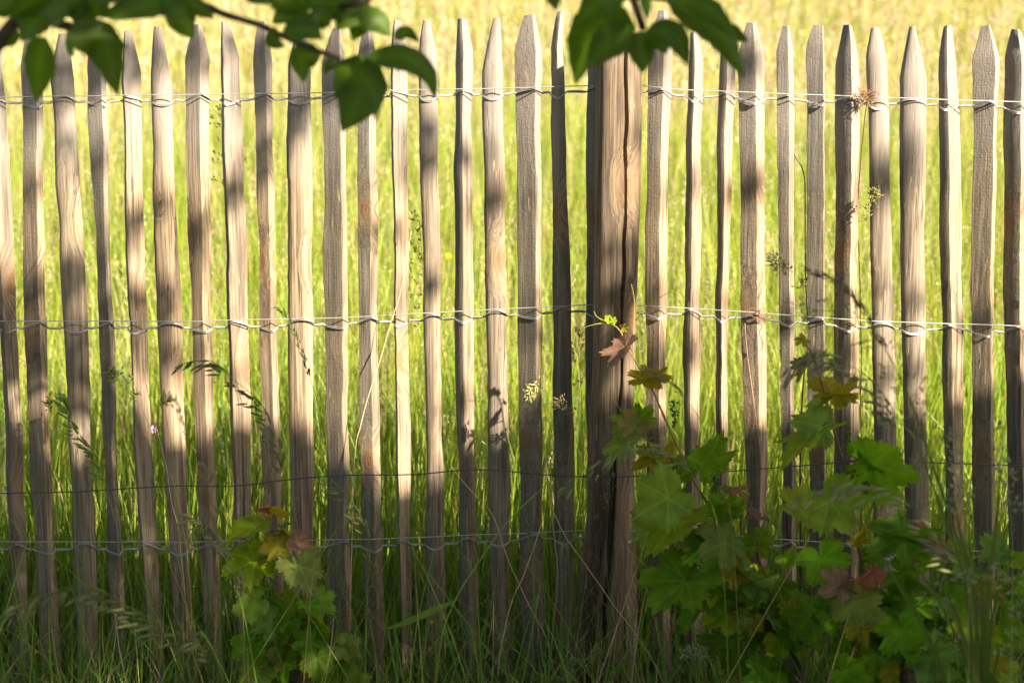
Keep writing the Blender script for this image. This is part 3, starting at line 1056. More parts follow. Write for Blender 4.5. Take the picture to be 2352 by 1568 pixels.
YA = -0.28
b1 = at(1840, 1660, -0.36)
b1.z = G0
make_vine("grape vine beside the thick post with long shoot and tendrils climbing across it", b1,
          [b1, at(1838, 1560, -0.36), at(1822, 1525, -0.36), at(1786, 1470, -0.35), at(1735, 1390, -0.34)],
          [(line([(1735, 1390), (1700, 1300), (1650, 1200), (1620, 1148), (1597, 1109), (1578, 1069), (1556, 1025), (1535, 979), (1516, 935), (1501, 901), (1479, 860), (1454, 820), (1438, 789), (1423, 758), (1401, 742), (1383, 739)], -0.34, -0.24), 0.0042, 0.0012, SY),
           (line([(1735, 1390), (1679, 1376), (1633, 1298), (1594, 1249), (1568, 1197), (1545, 1151), (1525, 1100), (1504, 1056), (1486, 1010), (1469, 979), (1440, 950), (1420, 944)], -0.36, -0.29), 0.0044, 0.0014, SG),
           (line([(1724, 1367), (1698, 1279), (1685, 1220), (1672, 1168), (1652, 1125), (1623, 1089)], -0.36), 0.0034, 0.0014, SY),
           (line([(1786, 1470), (1767, 1350), (1745, 1285), (1742, 1239), (1757, 1194)], -0.37), 0.003, 0.0013, SB),
           (line([(1822, 1525), (1850, 1440), (1862, 1350), (1850, 1250), (1850, 1180)], -0.34), 0.003, 0.0014, SG)],
          [(1435, 796, -125, 66, 'pink', 15, 58, YA), (1488, 873, 192, 54, 'amber', 10, 35, YA), (1497, 866, 44, 48, 'amber', 20, 35, YA), (1398, 735, 130, 15, 'yellow', 0, 20, YA + .03),
           (1408, 738, 60, 13, 'yellow', 0, 20, YA + .03), (1432, 752, 10, 16, 'amber', 0, 30, YA + .03), (1466, 963, 40, 46, 'green', 15, 15, YA - .02), (1448, 968, 212, 56, 'light', 10, 30, YA - .03),
           (1460, 978, 228, 48, 'bronze', 10, 10, YA - .05), (1435, 1022, 218, 74, 'light', 15, 55, YA - .05), (1507, 1053, 190, 62, 'amber', 10, 30, YA - .02), (1512, 1047, 32, 46, 'amber', 20, 30, YA),
           (1613, 1066, 62, 92, 'green', 20, 42, YA - .04), (1560, 1080, 195, 60, 'green', 20, 30, YA), (1535, 1143, 207, 104, 'light', 5, 12, YA - .13), (1558, 1197, 214, 112, 'yellow', 10, 52, YA - .08),
           (1665, 1164, 184, 62, 'green', 20, 25, YA - .05), (1676, 1160, 25, 52, 'green', 20, 40, YA - .05), (1665, 1243, 202, 78, 'bronzegreen', 10, 15, YA - .12), (1737, 1239, -60, 52, 'green', 10, 15, YA - .05),
           (1740, 1187, 175, 34, 'pink', 30, 50, YA - .10), (1679, 1118, 10, 42, 'pink', 20, 62, YA - .10), (1577, 1335, 207, 118, 'green', 15, 42, YA - .15), (1623, 1363, 222, 104, 'green', 15, 48, YA - .08),
           (1669, 1410, 192, 64, 'yellow', 15, 20, YA - .12), (1682, 1405, 22, 58, 'yellow', 15, 45, YA - .12), (1708, 1303, 178, 52, 'amber', 10, 35, YA - .08), (1708, 1327, 200, 56, 'blue', 35, 30, YA - .10),
           (1718, 1330, -10, 54, 'blue', 30, 40, YA - .10), (1675, 1466, 216, 84, 'dark', 20, 52, YA - .10), (1848, 1180, 178, 80, 'yellow', 20, 30, YA - .14), (1770, 1390, -60, 70, 'dark', 15, 20, YA - .05),
           (1760, 1455, 200, 70, 'dark', 15, 25, YA - .05), (1858, 1414, -75, 80, 'green', 8, 8, YA - .16), (1845, 1405, 200, 74, 'green', 20, 25, YA - .10), (1790, 1340, 10, 46, 'dark', 20, 20, YA),
           (1560, 1140, -50, 60, 'yellow', 15, 40, YA), (1700, 1500, 230, 60, 'dark', 20, 30, YA), (1770, 1545, 190, 66, 'bright', 20, 20, YA - .12), (1925, 1360, 190, 50, 'dark', 20, 10, YA)], 2,
          tendrils=[line([(1454, 820), (1456, 740), (1457, 690), (1450, 652)], -0.26), line([(1397, 742), (1372, 728), (1364, 715)], -0.25), line([(1397, 742), (1370, 744), (1340, 752)], -0.25),
                    line([(1460, 735), (1490, 702), (1535, 672), (1562, 668)], -0.2), line([(1426, 944), (1412, 920), (1406, 900)], -0.28)],
          buds=[(1549, 920, 62, -0.27), (1550, 1050, 70, -0.31), (1858, 1130, 40, -0.36), (1642, 1090, 40, -0.36), (1575, 1120, 30, -0.36), (1462, 935, 12, -0.26)], extra=38)

YB = -0.50
b2 = at(2100, 1660, YB)
b2.z = G0
make_vine("bushy grape vine right of the post with red leaves and one tall upright shoot", b2,
          [b2, at(2086, 1560, YB), at(2050, 1512, YB), at(2018, 1458, YB), at(1998, 1400, YB)],
          [(line([(1998, 1400), (1985, 1310), (1968, 1240), (1955, 1150), (1939, 1072), (1921, 1008), (1904, 942), (1886, 875), (1868, 818), (1840, 776)], YB, -0.42), 0.0046, 0.0013, SB),
           (line([(2018, 1458), (2070, 1370), (2090, 1290), (2078, 1235)], YB), 0.003, 0.0016, SG),
           (line([(2050, 1512), (2130, 1430), (2160, 1330), (2200, 1260)], YB), 0.003, 0.0015, SG),
           (line([(2086, 1560), (2200, 1480), (2270, 1380), (2300, 1270)], YB), 0.003, 0.0015, SG),
           (line([(2018, 1458), (1960, 1390), (1935, 1345)], YB), 0.003, 0.0015, SB)],
          [(1865, 832, 214, 56, 'bronze', 10, 55, YB + .06), (1917, 906, 190, 60, 'amber', 15, 35, YB + .06), (1922, 904, 36, 50, 'amber', 20, 35, YB + .06), (1845, 782, -160, 22, 'amber', 20, 40, YB + .08),
           (1886, 980, 160, 66, 'blue', 15, 25, YB + .03), (1876, 998, 200, 108, 'yellow', 10, 58, YB + .02), (2003, 1066, -18, 104, 'bright', 15, 38, YB), (1990, 1062, 160, 50, 'bright', 25, 40, YB),
           (1906, 1150, -55, 92, 'light', 8, 15, YB - .06), (1889, 1282, -65, 76, 'bright', 4, 4, YB - .06), (1932, 1340, 202, 56, 'pink', 8, 15, YB - .10), (1962, 1330, 20, 42, 'red', 25, 45, YB - .10),
           (2006, 1318, -40, 37, 'red', 8, 8, YB - .11), (1958, 1383, -30, 84, 'bronzegreen', 15, 30, YB - .10), (2075, 1236, 188, 88, 'dark', 15, 35, YB - .03), (2085, 1230, 10, 70, 'dark', 20, 35, YB - .03),
           (2072, 1445, -72, 80, 'bright', 8, 8, YB - .10), (2137, 1505, -50, 66, 'blue', 15, 15, YB - .06), (1945, 1538, -20, 58, 'bright', 20, 20, YB - .10), (2153, 1250, 200, 36, 'pink', 10, 20, YB - .05),
           (2120, 1216, 210, 24, 'red', 10, 20, YB - .03), (2075, 1316, -30, 62, 'dark', 15, 20, YB), (2294, 1263, 195, 52, 'blue', 15, 20, YB), (2268, 1348, -42, 46, 'bronze', 15, 30, YB - .06),
           (2190, 1258, -20, 34, 'yellow', 20, 30, YB), (2220, 1300, 190, 50, 'green', 20, 30, YB), (2220, 1436, 180, 50, 'yellow', 25, 45, YB - .05), (2310, 1450, -50, 62, 'green', 15, 25, YB), (2030, 1390, -20, 56, 'dark', 20, 20, YB),
           (2170, 1380, 250, 60, 'dark', 20, 25, YB + .05), (2230, 1520, 220, 64, 'dark', 20, 30, YB), (2130, 1410, 20, 60, 'dark', 25, 30, YB), (2330, 1360, -60, 56, 'dark', 20, 30, YB), (2020, 1500, 240, 54, 'dark', 25, 35, YB + .05),
           (2180, 1330, -80, 50, 'green', 20, 30, YB), (2330, 1285, 30, 44, 'light', 20, 30, YB), (1965, 1240, 40, 30, 'amber', 20, 35, YB), (2060, 1540, -60, 60, 'dark', 15, 30, YB + .05), (2290, 1545, 190, 60, 'green', 20, 30, YB),
           (2000, 1270, 10, 44, 'dark', 20, 30, YB + .02), (2120, 1290, 10, 50, 'green', 25, 30, YB)], 3,
          buds=[(1947, 990, 45, -0.44), (1955, 1080, 30, -0.5), (1990, 1105, 30, -0.5)], extra=56)

# ------------------------------------------------------------------ single grasses before the fence
G_DK, G_MID, G_PALE, G_STRAW = (0.075, 0.15, 0.018), (0.18, 0.23, 0.035), (0.34, 0.35, 0.15), (0.48, 0.35, 0.20)


def spikelet(mb, p, d, L, W, col):
    d = Vector(d).normalized()
    P = [p, p + d * L * 0.3, p + d * L * 0.65, p + d * L]
    tube(mb, P, [W * 0.25, W * 0.5, W * 0.42, W * 0.05], 5, col)


def grass_stalk(label, pts, Yd, kind, hs, n, col, scol, leaves=(), seed=0, Ye=None, r=0.0011, name="grass_stalk", group=None):
    """pts run from the tip of the head to the foot; hs = share of the length the head takes"""
    rr = random.Random(seed + 500)
    W = line(pts, Yd, Ye)
    foot = W[-1].copy()
    foot.z = float(ground_z(foot.x, foot.y))
    W[-1] = foot
    P = smooth_path(W, 70)
    o = thing(name, label, "grass", foot, group)
    mb = MB()
    tube(mb, P, np.linspace(r * 0.45, r, 70), 5, scol)
    mb.build("stem", M_STEM, o, origin=foot)
    if kind:
        mb = MB()
        for i in range(n):
            t = rr.random() * hs
            k = t * 69
            i0 = int(k)
            p = Vector(P[i0]) * (1 - (k - i0)) + Vector(P[min(i0 + 1, 69)]) * (k - i0)
            tang = Vector(P[max(i0 - 1, 0)] - P[min(i0 + 1, 69)]).normalized()
            rad = Vector((rr.gauss(0, 1), rr.gauss(0, 1) * 0.8, rr.gauss(0, 1)))
            rad = (rad - tang * rad.dot(tang)).normalized()
            if kind == 'brome':        # loose one-sided drooping head of long spikelets
                q = p + rad * 0.006 + Vector((0, 0, -1)) * rr.uniform(0.005, 0.03) * (0.3 + t / hs) - tang * -0.012
                tube(mb, [p, (p + q) / 2 + tang * 0.004, q], 0.0004, 4, scol)
                spikelet(mb, q, tang * 1.0 + Vector((0, 0, -0.55)) + rad * 0.25, rr.uniform(0.017, 0.027), 0.0047, np.array(col) * rr.uniform(1.0, 1.6))
            elif kind == 'oat':        # open panicle, thin branches, small spikelets
                ln = rr.uniform(0.012, 0.05) * (0.35 + 0.9 * t / hs)
                q = p + (rad * 0.9 + tang * 0.7 + Vector((0, 0, -0.15))).normalized() * ln
                tube(mb, [p, (p + q) / 2 + Vector((0, 0, 0.002)), q], 0.00035, 4, scol)
                for j in range(3):
                    spikelet(mb, q + Vector((rr.gauss(0, .003), rr.gauss(0, .003), rr.gauss(0, .003))), tang + rad * 0.7 + Vector((rr.gauss(0, .4), rr.gauss(0, .4), -0.3)), rr.uniform(0.006, 0.011), 0.0024, np.array(col) * rr.uniform(1.0, 1.6))
            elif kind == 'cocksfoot':  # dense one-sided lumps
                lump = (0.0, 0.18, 0.5, 0.95)[rr.choice((0, 0, 1, 1, 2, 3))]
                k = min(68, int(lump * hs * 69))
                p = Vector(P[k])
                big = 0.010 if lump < 0.3 else 0.007
                q = p + Vector((rr.gauss(0, 1), rr.gauss(0, .7), rr.gauss(0, 1))) * big * 0.62 + rad * 0.002
                spikelet(mb, q, (q - p) + tang * 0.008, rr.uniform(0.006, 0.010), 0.0030, np.array(col) * rr.uniform(0.75, 1.3))
            elif kind == 'spike':      # narrow head, spikelets pressed to the stem
                spikelet(mb, p + rad * 0.002, tang + rad * 0.35, rr.uniform(0.009, 0.016), 0.0030, np.array(col) * rr.uniform(0.8, 1.2))
            elif kind == 'fluffy':     # upright soft plume
                ln = rr.uniform(0.006, 0.022) * (0.4 + t / hs)
                q = p + (rad + tang * 0.8).normalized() * ln
                for j in range(2):
                    spikelet(mb, q, tang + rad * 0.8 + Vector((rr.gauss(0, .4), rr.gauss(0, .4), 0)), rr.uniform(0.006, 0.010), 0.0026, np.array(col) * rr.uniform(1.0, 1.6))
        mb.build("seed_head", M_SEED, o, origin=foot)
    for lf in leaves:
        W2 = line(lf[0], Yd)
        Q = smooth_path(W2, 16)
        mb = MB()
        wv = lf[1] * np.sin(np.linspace(0.35, math.pi - 0.02, 16)) ** 0.7
        T = np.gradient(Q, axis=0)
        sd = np.cross(T, np.array([0.25, -1.0, 0.2]))
        sd /= np.linalg.norm(sd, axis=1)[:, None] + 1e-9
        V = np.concatenate([Q - sd * wv[:, None] / 2 + np.array([0, 0.001, 0]), Q, Q + sd * wv[:, None] / 2 + np.array([0, 0.001, 0])])
        q = [(i, i + 1, 16 + i + 1, 16 + i) for i in range(15)] + [(16 + i, 16 + i + 1, 32 + i + 1, 32 + i) for i in range(15)]
        mb.add(V, q, None, scol)
        mb.build("leaf_blade", M_GRASS, o, origin=foot)
    return o


grass_stalk("drooping brown green grass head arching over the seventh to ninth pale from the left", [(420, 833), (487, 829), (537, 872), (588, 912), (615, 957), (638, 1011), (668, 1140), (705, 1350), (730, 1620)], -0.42, 'brome', 0.32, 60, (0.15, 0.17, 0.06), G_MID, seed=1)
grass_stalk("dark nodding grass head hanging before the pale with the big oval knot", [(625, 709), (638, 703), (662, 732), (680, 774), (695, 812), (709, 862), (739, 965), (768, 1200), (785, 1620)], -0.30, 'spike', 0.17, 44, (0.07, 0.075, 0.03), G_DK, seed=2)
grass_stalk("green lumpy grass head leaning left over the fifth pale below the middle wire", [(255, 857), (276, 864), (300, 876), (310, 897), (335, 960), (380, 1075), (425, 1260), (455, 1620)], -0.22, 'cocksfoot', 0.10, 120, (0.16, 0.20, 0.06), G_MID, seed=3)
grass_stalk("small bright green lump of grass head before the sixth pale", [(383, 917), (374, 925), (380, 940), (400, 1100), (415, 1300), (425, 1620)], -0.2, 'cocksfoot', 0.03, 40, (0.20, 0.25, 0.05), G_MID, seed=4)
grass_stalk("large blurred grass plume drooping in from the bottom left corner", [(-30, 1440), (30, 1396), (101, 1364), (188, 1344), (248, 1364), (302, 1397), (403, 1450), (504, 1531), (560, 1640)], -0.95, 'brome', 0.46, 130, (0.19, 0.21, 0.08), G_MID, seed=5)
grass_stalk("pale yellow green nodding grass head before the second pale left of the post", [(1218, 905), (1222, 888), (1236, 890), (1244, 903), (1252, 947), (1268, 1000), (1285, 1200), (1296, 1620)], -0.16, 'cocksfoot', 0.045, 110, (0.36, 0.37, 0.13), G_MID, seed=6)
grass_stalk("brown lumpy grass head close to the left side of the post", [(1286, 925), (1300, 938), (1314, 958), (1312, 990), (1300, 1200), (1305, 1620)], -0.14, 'cocksfoot', 0.06, 90, (0.26, 0.22, 0.12), G_MID, seed=7)
grass_stalk("lumpy grass head reaching above the middle wire right of the second wide sawn pale", [(1777, 596), (1795, 612), (1818, 622), (1838, 642), (1846, 668), (1858, 780), (1880, 880), (1900, 1100), (1916, 1620)], -0.30, 'cocksfoot', 0.085, 150, (0.19, 0.18, 0.08), G_DK, seed=8)
grass_stalk("brown arching grass spike blurred against three pales at the right", [(1854, 622), (1897, 635), (1939, 660), (1981, 706), (2020, 775), (2065, 860), (2105, 960), (2165, 1180), (2215, 1640)], -0.95, 'spike', 0.16, 70, (0.25, 0.19, 0.12), G_MID, seed=9)
grass_stalk("widest open grass panicle lying across the middle wire at the right", [(1815, 708), (1880, 712), (1945, 724), (1990, 756), (2040, 815), (2090, 930), (2130, 1020), (2190, 1250), (2235, 1640)], -0.95, 'oat', 0.36, 80, (0.23, 0.23, 0.11), G_MID, seed=10)
grass_stalk("thin pale grass head crossing just below the widest panicle at the right", [(1810, 850), (1861, 805), (1910, 812), (1960, 842), (2010, 880), (2060, 960), (2130, 1150), (2200, 1640)], -0.9, 'brome', 0.22, 70, (0.26, 0.25, 0.13), G_MID, seed=11)
grass_stalk("pale flat lying grass panicle above the red vine leaves", [(1840, 1140), (1900, 1122), (1960, 1113), (2030, 1122), (2090, 1150), (2150, 1230), (2230, 1400), (2270, 1640)], -1.0, 'brome', 0.36, 66, (0.27, 0.28, 0.14), G_MID, seed=12)
grass_stalk("upright silvery grass plume in front of the third pale from the right", [(2190, 990), (2193, 1030), (2200, 1080), (2206, 1150), (2225, 1350), (2245, 1640)], -0.95, 'fluffy', 0.20, 95, (0.36, 0.37, 0.22), G_PALE, seed=13)
grass_stalk("tallest silvery grass plume near the right edge", [(2286, 975), (2294, 1030), (2310, 1090), (2320, 1160), (2325, 1400), (2330, 1640)], -0.9, 'fluffy', 0.22, 90, (0.33, 0.33, 0.2), G_PALE, seed=14)
grass_stalk("greenish lumpy grass head beside the tall grey pale below the dry tuft", [(2008, 446), (1998, 470), (1988, 500), (1978, 560), (1962, 720), (1960, 1000), (1965, 1620)], -0.06, 'cocksfoot', 0.06, 90, (0.26, 0.24, 0.09), G_MID, seed=15)
grass_stalk("short soft grey grass spike among the vine leaves at the right", [(2158, 1320), (2160, 1350), (2163, 1390), (2180, 1500), (2190, 1640)], -0.9, 'fluffy', 0.22, 60, (0.25, 0.26, 0.16), G_MID, seed=16)
grass_stalk("pale seed panicle hanging at the right edge over the lower wire", [(2210, 1335), (2250, 1322), (2300, 1322), (2345, 1340), (2375, 1420), (2385, 1640)], -1.0, 'oat', 0.4, 50, (0.33, 0.34, 0.2), G_PALE, seed=17)
grass_stalk("round pale grass head low between the vine leaves right of the post", [(1583, 1500), (1600, 1492), (1618, 1500), (1640, 1560), (1650, 1640)], -0.5, 'cocksfoot', 0.12, 90, (0.27, 0.31, 0.17), G_MID, seed=18)
grass_stalk("slender upright green grass head before the wide pale left of the post", [(1204, 1175), (1210, 1205), (1216, 1245), (1222, 1290), (1225, 1400), (1225, 1620)], -0.2, 'spike', 0.22, 24, (0.17, 0.23, 0.05), G_MID, seed=19)
grass_stalk("low pale grass head leaning right at the foot of the post", [(1392, 1500), (1340, 1515), (1300, 1533), (1265, 1560), (1240, 1640)], -0.35, 'oat', 0.5, 34, (0.20, 0.25, 0.10), G_MID, seed=20)
grass_stalk("stout green stalk slanting right with one broad blade folded to the left", [(1262, 1105), (1248, 1118), (1167, 1197), (1100, 1290), (1045, 1380), (1010, 1490), (985, 1640)], -0.26, None, 0.1, 0, G_MID, (0.20, 0.31, 0.05),
            leaves=[([(1045, 1380), (980, 1408), (930, 1430), (882, 1446)], 0.015)], seed=21, r=0.0028)
grass_stalk("small dark lumpy grass head between the second and third pale from the left", [(116, 925), (130, 916), (148, 912), (152, 940), (170, 1100), (190, 1300), (205, 1620)], -0.1, 'cocksfoot', 0.06, 60, (0.10, 0.13, 0.035), G_DK, seed=22)
grass_stalk("thin hanging grass head with dark spikelets just below the upper wire", [(487, 245), (505, 270), (516, 300), (522, 350), (528, 420), (545, 600), (560, 1000), (575, 1620)], 0.06, 'oat', 0.14, 26, (0.10, 0.13, 0.03), G_DK, seed=23)
grass_stalk("dark fine oat grass standing between two pales left of the post", [(962, 492), (965, 530), (970, 600), (975, 700), (978, 900), (985, 1200), (990, 1640)], 0.04, 'oat', 0.24, 60, (0.14, 0.17, 0.05), G_DK, seed=24)
grass_stalk("grey green oat grass beside the left edge of the post", [(1345, 745), (1335, 760), (1328, 800), (1335, 900), (1340, 1100), (1335, 1640)], 0.03, 'oat', 0.18, 40, (0.17, 0.20, 0.09), G_DK, seed=25)
grass_stalk("green brome head before the fourth pale from the left low in the shade", [(150, 925), (170, 975), (205, 1025), (228, 1060), (260, 1180), (300, 1350), (330, 1640)], -0.3, 'brome', 0.20, 60, (0.16, 0.24, 0.05), G_MID, seed=26)
grass_stalk("bleached loose grass head at the lower left between vine and drooping plume", [(440, 1190), (480, 1210), (515, 1250), (545, 1320), (560, 1450), (566, 1640)], -0.45, 'brome', 0.30, 30, (0.25, 0.23, 0.12), G_MID, seed=27)
grass_stalk("drooping green panicle whose head hangs before the post's left foot", [(1300, 1115), (1340, 1085), (1400, 1045), (1450, 1010), (1500, 1005), (1560, 1035), (1610, 1100), (1660, 1300), (1690, 1640)], -0.6, 'brome', 0.30, 46, (0.20, 0.24, 0.10), G_MID, seed=28)
grass_stalk("long drooping grass head over the ninth to eleventh pale in the lower shade", [(760, 1100), (800, 1140), (835, 1200), (850, 1270), (842, 1400), (830, 1640)], -0.45, 'brome', 0.32, 30, (0.18, 0.19, 0.08), G_MID, seed=29)
grass_stalk("grey green thin panicle crossing the vine shoot right of the post", [(1480, 852), (1510, 862), (1560, 900), (1600, 950), (1625, 1010), (1680, 1200), (1720, 1640)], -0.55, 'spike', 0.10, 26, (0.20, 0.22, 0.12), G_MID, seed=30)


def dry_stem(label, pts, Yd, r=0.0010, col=G_STRAW, name="dead_weed"):
    W = line(pts, Yd)
    mb = MB()
    P = smooth_path(W, 60)
    P[:, 0] += 0.0015 * vnoise(np.arange(60) / 5.0, len(label))
    tube(mb, P, np.linspace(r * 0.8, r * 1.45, 60), 5, tuple(c * 1.2 for c in col))
    return tag(mb.build(name, M_STEM, origin=W[-1]), label, "dead weed")


dry_stem("thin straw coloured stem crossing the narrow pale and its left neighbour diagonally", [(945, 530), (922, 658), (908, 712), (878, 809), (851, 893), (828, 977), (814, 1047), (806, 1300), (800, 1640)], -0.05)
dry_stem("long straw stem running diagonally down to the right across the foot of the post", [(1250, 1070), (1275, 1186), (1352, 1307), (1410, 1388), (1470, 1468), (1530, 1580), (1560, 1660)], -0.2)
dry_stem("straw stem slanting down to the right over two pales left of the post", [(1036, 1071), (1085, 1130), (1134, 1186), (1170, 1293), (1215, 1390), (1260, 1480), (1290, 1660)], -0.1)
dry_stem("pale straw stem leaning from upper right to lower left under the lower wire", [(1250, 1179), (1215, 1290), (1177, 1380), (1150, 1490), (1135, 1660)], -0.12, 0.0014)
dry_stem("thick twiggy tan stem standing just left of the post", [(1250, 1108), (1265, 1113), (1270, 1200), (1281, 1320), (1272, 1420), (1264, 1515), (1262, 1660)], -0.09, 0.0019, (0.30, 0.22, 0.13))
dry_stem("dark woody weed stem rising behind the pales right of the broad sawn pale", [(1822, 347), (1836, 375), (1849, 403), (1850, 524), (1851, 640), (1858, 800), (1840, 960), (1838, 1640)], 0.07, 0.0017, (0.09, 0.065, 0.045))
dry_stem("thin brown stalk hanging below the dry tuft on the upper wire", [(1992, 235), (1988, 252), (1982, 319), (1977, 376), (1970, 520), (1976, 700), (1980, 1640)], 0.02, 0.0011, (0.22, 0.13, 0.08))
dry_stem("reddish thin stem standing before the wide rough pale right of the post", [(1712, 742), (1716, 800), (1728, 900), (1742, 1000), (1752, 1100), (1760, 1300), (1768, 1640)], -0.06, 0.0009, (0.33, 0.2, 0.12))
dry_stem("dead stem leaning left across the first three pales from the left", [(118, 540), (98, 590), (60, 660), (20, 745), (-10, 830), (-40, 1640)], -0.05, 0.0009, (0.2, 0.13, 0.08))
dry_stem("bleached stem leaning right before the fifth pale from the left", [(327, 825), (340, 900), (352, 950), (375, 1040), (395, 1150), (420, 1300), (440, 1660)], -0.12, 0.0009, (0.45, 0.34, 0.22))
dry_stem("two tone dry stem slanting over the sixth pale low in the shade", [(395, 1090), (420, 1200), (432, 1290), (440, 1390), (448, 1480), (455, 1660)], -0.16, 0.0011, (0.40, 0.25, 0.14))

# dry tuft caught in the top wire, rusty tendril on the middle wire
mb = MB()
c = at(1992, 225, -0.036)
for i in range(90):
    d = Vector((rnd.gauss(0, 1), rnd.gauss(0, 0.6), rnd.gauss(0, 0.75)))
    d = d.normalized() * rnd.uniform(0.006, 0.032 if i % 3 else 0.045)
    p0 = c + Vector((rnd.gauss(0, .008), rnd.gauss(0, .004), rnd.gauss(0, .006)))
    k = Vector((rnd.gauss(0, .006), rnd.gauss(0, .004), rnd.gauss(0, .006)))
    tube(mb, [p0, p0 + d * 0.5 + k, p0 + d], [0.0007, 0.0006, 0.0002], 4, (0.22 * rnd.uniform(.7, 1.4), 0.13, 0.075))
    if i % 2:
        spikelet(mb, p0 + d * 0.7, d, 0.006, 0.0025, (0.25, 0.15, 0.085))
tag(mb.build("dry_tuft", M_STEM, origin=c), "dry brown tuft of dead seed stalks caught on the upper wire", "dead plant")
mb = MB()
P = []
for i in range(120):
    t = i / 119
    a = t * 27
    r_ = 0.008 + 0.005 * math.sin(t * 9)
    P.append(at(1748 + 16 * math.sin(t * 6.0), 722 - 6 * math.cos(t * 8.0), -0.036) + Vector((r_ * math.cos(a), 0.004 * math.sin(a * 0.7), r_ * math.sin(a) * 0.8)))
for i, (x, y) in enumerate([(1750, 745), (1744, 765), (1752, 785), (1750, 800), (1732, 812)]):
    P.append(at(x, y, -0.042 + 0.002 * i))
tube(mb, smooth_path(P, 260), 0.0009, 5, (0.24, 0.10, 0.055))
tag(mb.build("dry_tendril", M_STEM, origin=at(1748, 722, -0.036)), "rusty brown curled tendril wound round the middle wire", "tendril")

# grass clumps before the fence
mb = MB()
N = 6500
x = rng.uniform(-2.2, 2.2, N)
y = -np.abs(rng.normal(0.0, 0.26, N)) - 0.04
x = np.where(rng.random(N) < 0.12, rng.normal(0.83, 0.16, N), x)
p = np.stack([x, y, ground_z(x, y) - 0.01], 1)
hh = 0.09 + 0.40 * rng.random(N) ** 2.2
blades(mb, p, hh, 0.0022 + 0.0048 * rng.random(N) ** 1.5, np.abs(rng.normal(0.25, 0.3, N)), rng.random(N) * 6.283,
       pick([(0.11, 0.23, 0.035), (0.18, 0.32, 0.045), (0.28, 0.39, 0.07), (0.50, 0.38, 0.22)], (4, 4, 2.4, 0.7), N), 6,
       np.stack([rng.normal(0.0, 0.22, N), rng.normal(0, 0.15, N), np.zeros(N)], 1))
N = 420
x = rng.uniform(-1.6, 1.6, N)
y = -rng.uniform(0.05, 0.5, N)
blades(mb, np.stack([x, y, ground_z(x, y) - 0.01], 1), rng.uniform(0.35, 0.7, N), 0.002 + 0.0025 * rng.random(N), np.abs(rng.normal(0.15, 0.2, N)), rng.random(N) * 6.283,
       pick([(0.14, 0.27, 0.04), (0.23, 0.34, 0.05), (0.46, 0.36, 0.19)], (3, 3, 1.2), N), 8, np.stack([rng.normal(0, 0.3, N), rng.normal(0, 0.1, N), np.zeros(N)], 1))
N = 110
x = rng.uniform(-1.5, 1.5, N)
y = -rng.uniform(0.04, 0.5, N)
p = np.stack([x, y, ground_z(x, y) - 0.01], 1)
panicles(mb, p, rng.uniform(0.3, 0.72, N), rng.uniform(0.07, 0.14, N), rng.uniform(0.008, 0.03, N), 26, rng.uniform(0.0016, 0.0026, N), pick([(0.24, 0.27, 0.10), (0.34, 0.30, 0.16), (0.18, 0.25, 0.06)], (2, 1, 2), N),
         pick([(0.15, 0.24, 0.04), (0.36, 0.29, 0.14)], (3, 1), N), np.stack([rng.normal(0, 0.25, N), rng.normal(0, 0.1, N), np.zeros(N)], 1))
N = 1500          # matted dead grass
x = rng.uniform(-1.6, 1.6, N)
y = rng.uniform(-0.35, 0.2, N)
blades(mb, np.stack([x, y, ground_z(x, y) - 0.01], 1), rng.uniform(0.10, 0.3, N), 0.002 + 0.003 * rng.random(N), np.abs(rng.normal(0.7, 0.4, N)), rng.random(N) * 6.283, pick([(0.34, 0.26, 0.14), (0.22, 0.16, 0.08), (0.42, 0.34, 0.2)], (2, 2, 1), N), 5,
       np.stack([rng.normal(0, 0.6, N), rng.normal(0, 0.3, N), np.zeros(N)], 1))
tag(mb.build("foreground_grass", M_GRASS), "dark green grass growing in shade along the foot of the fence", "grass", kind="stuff")

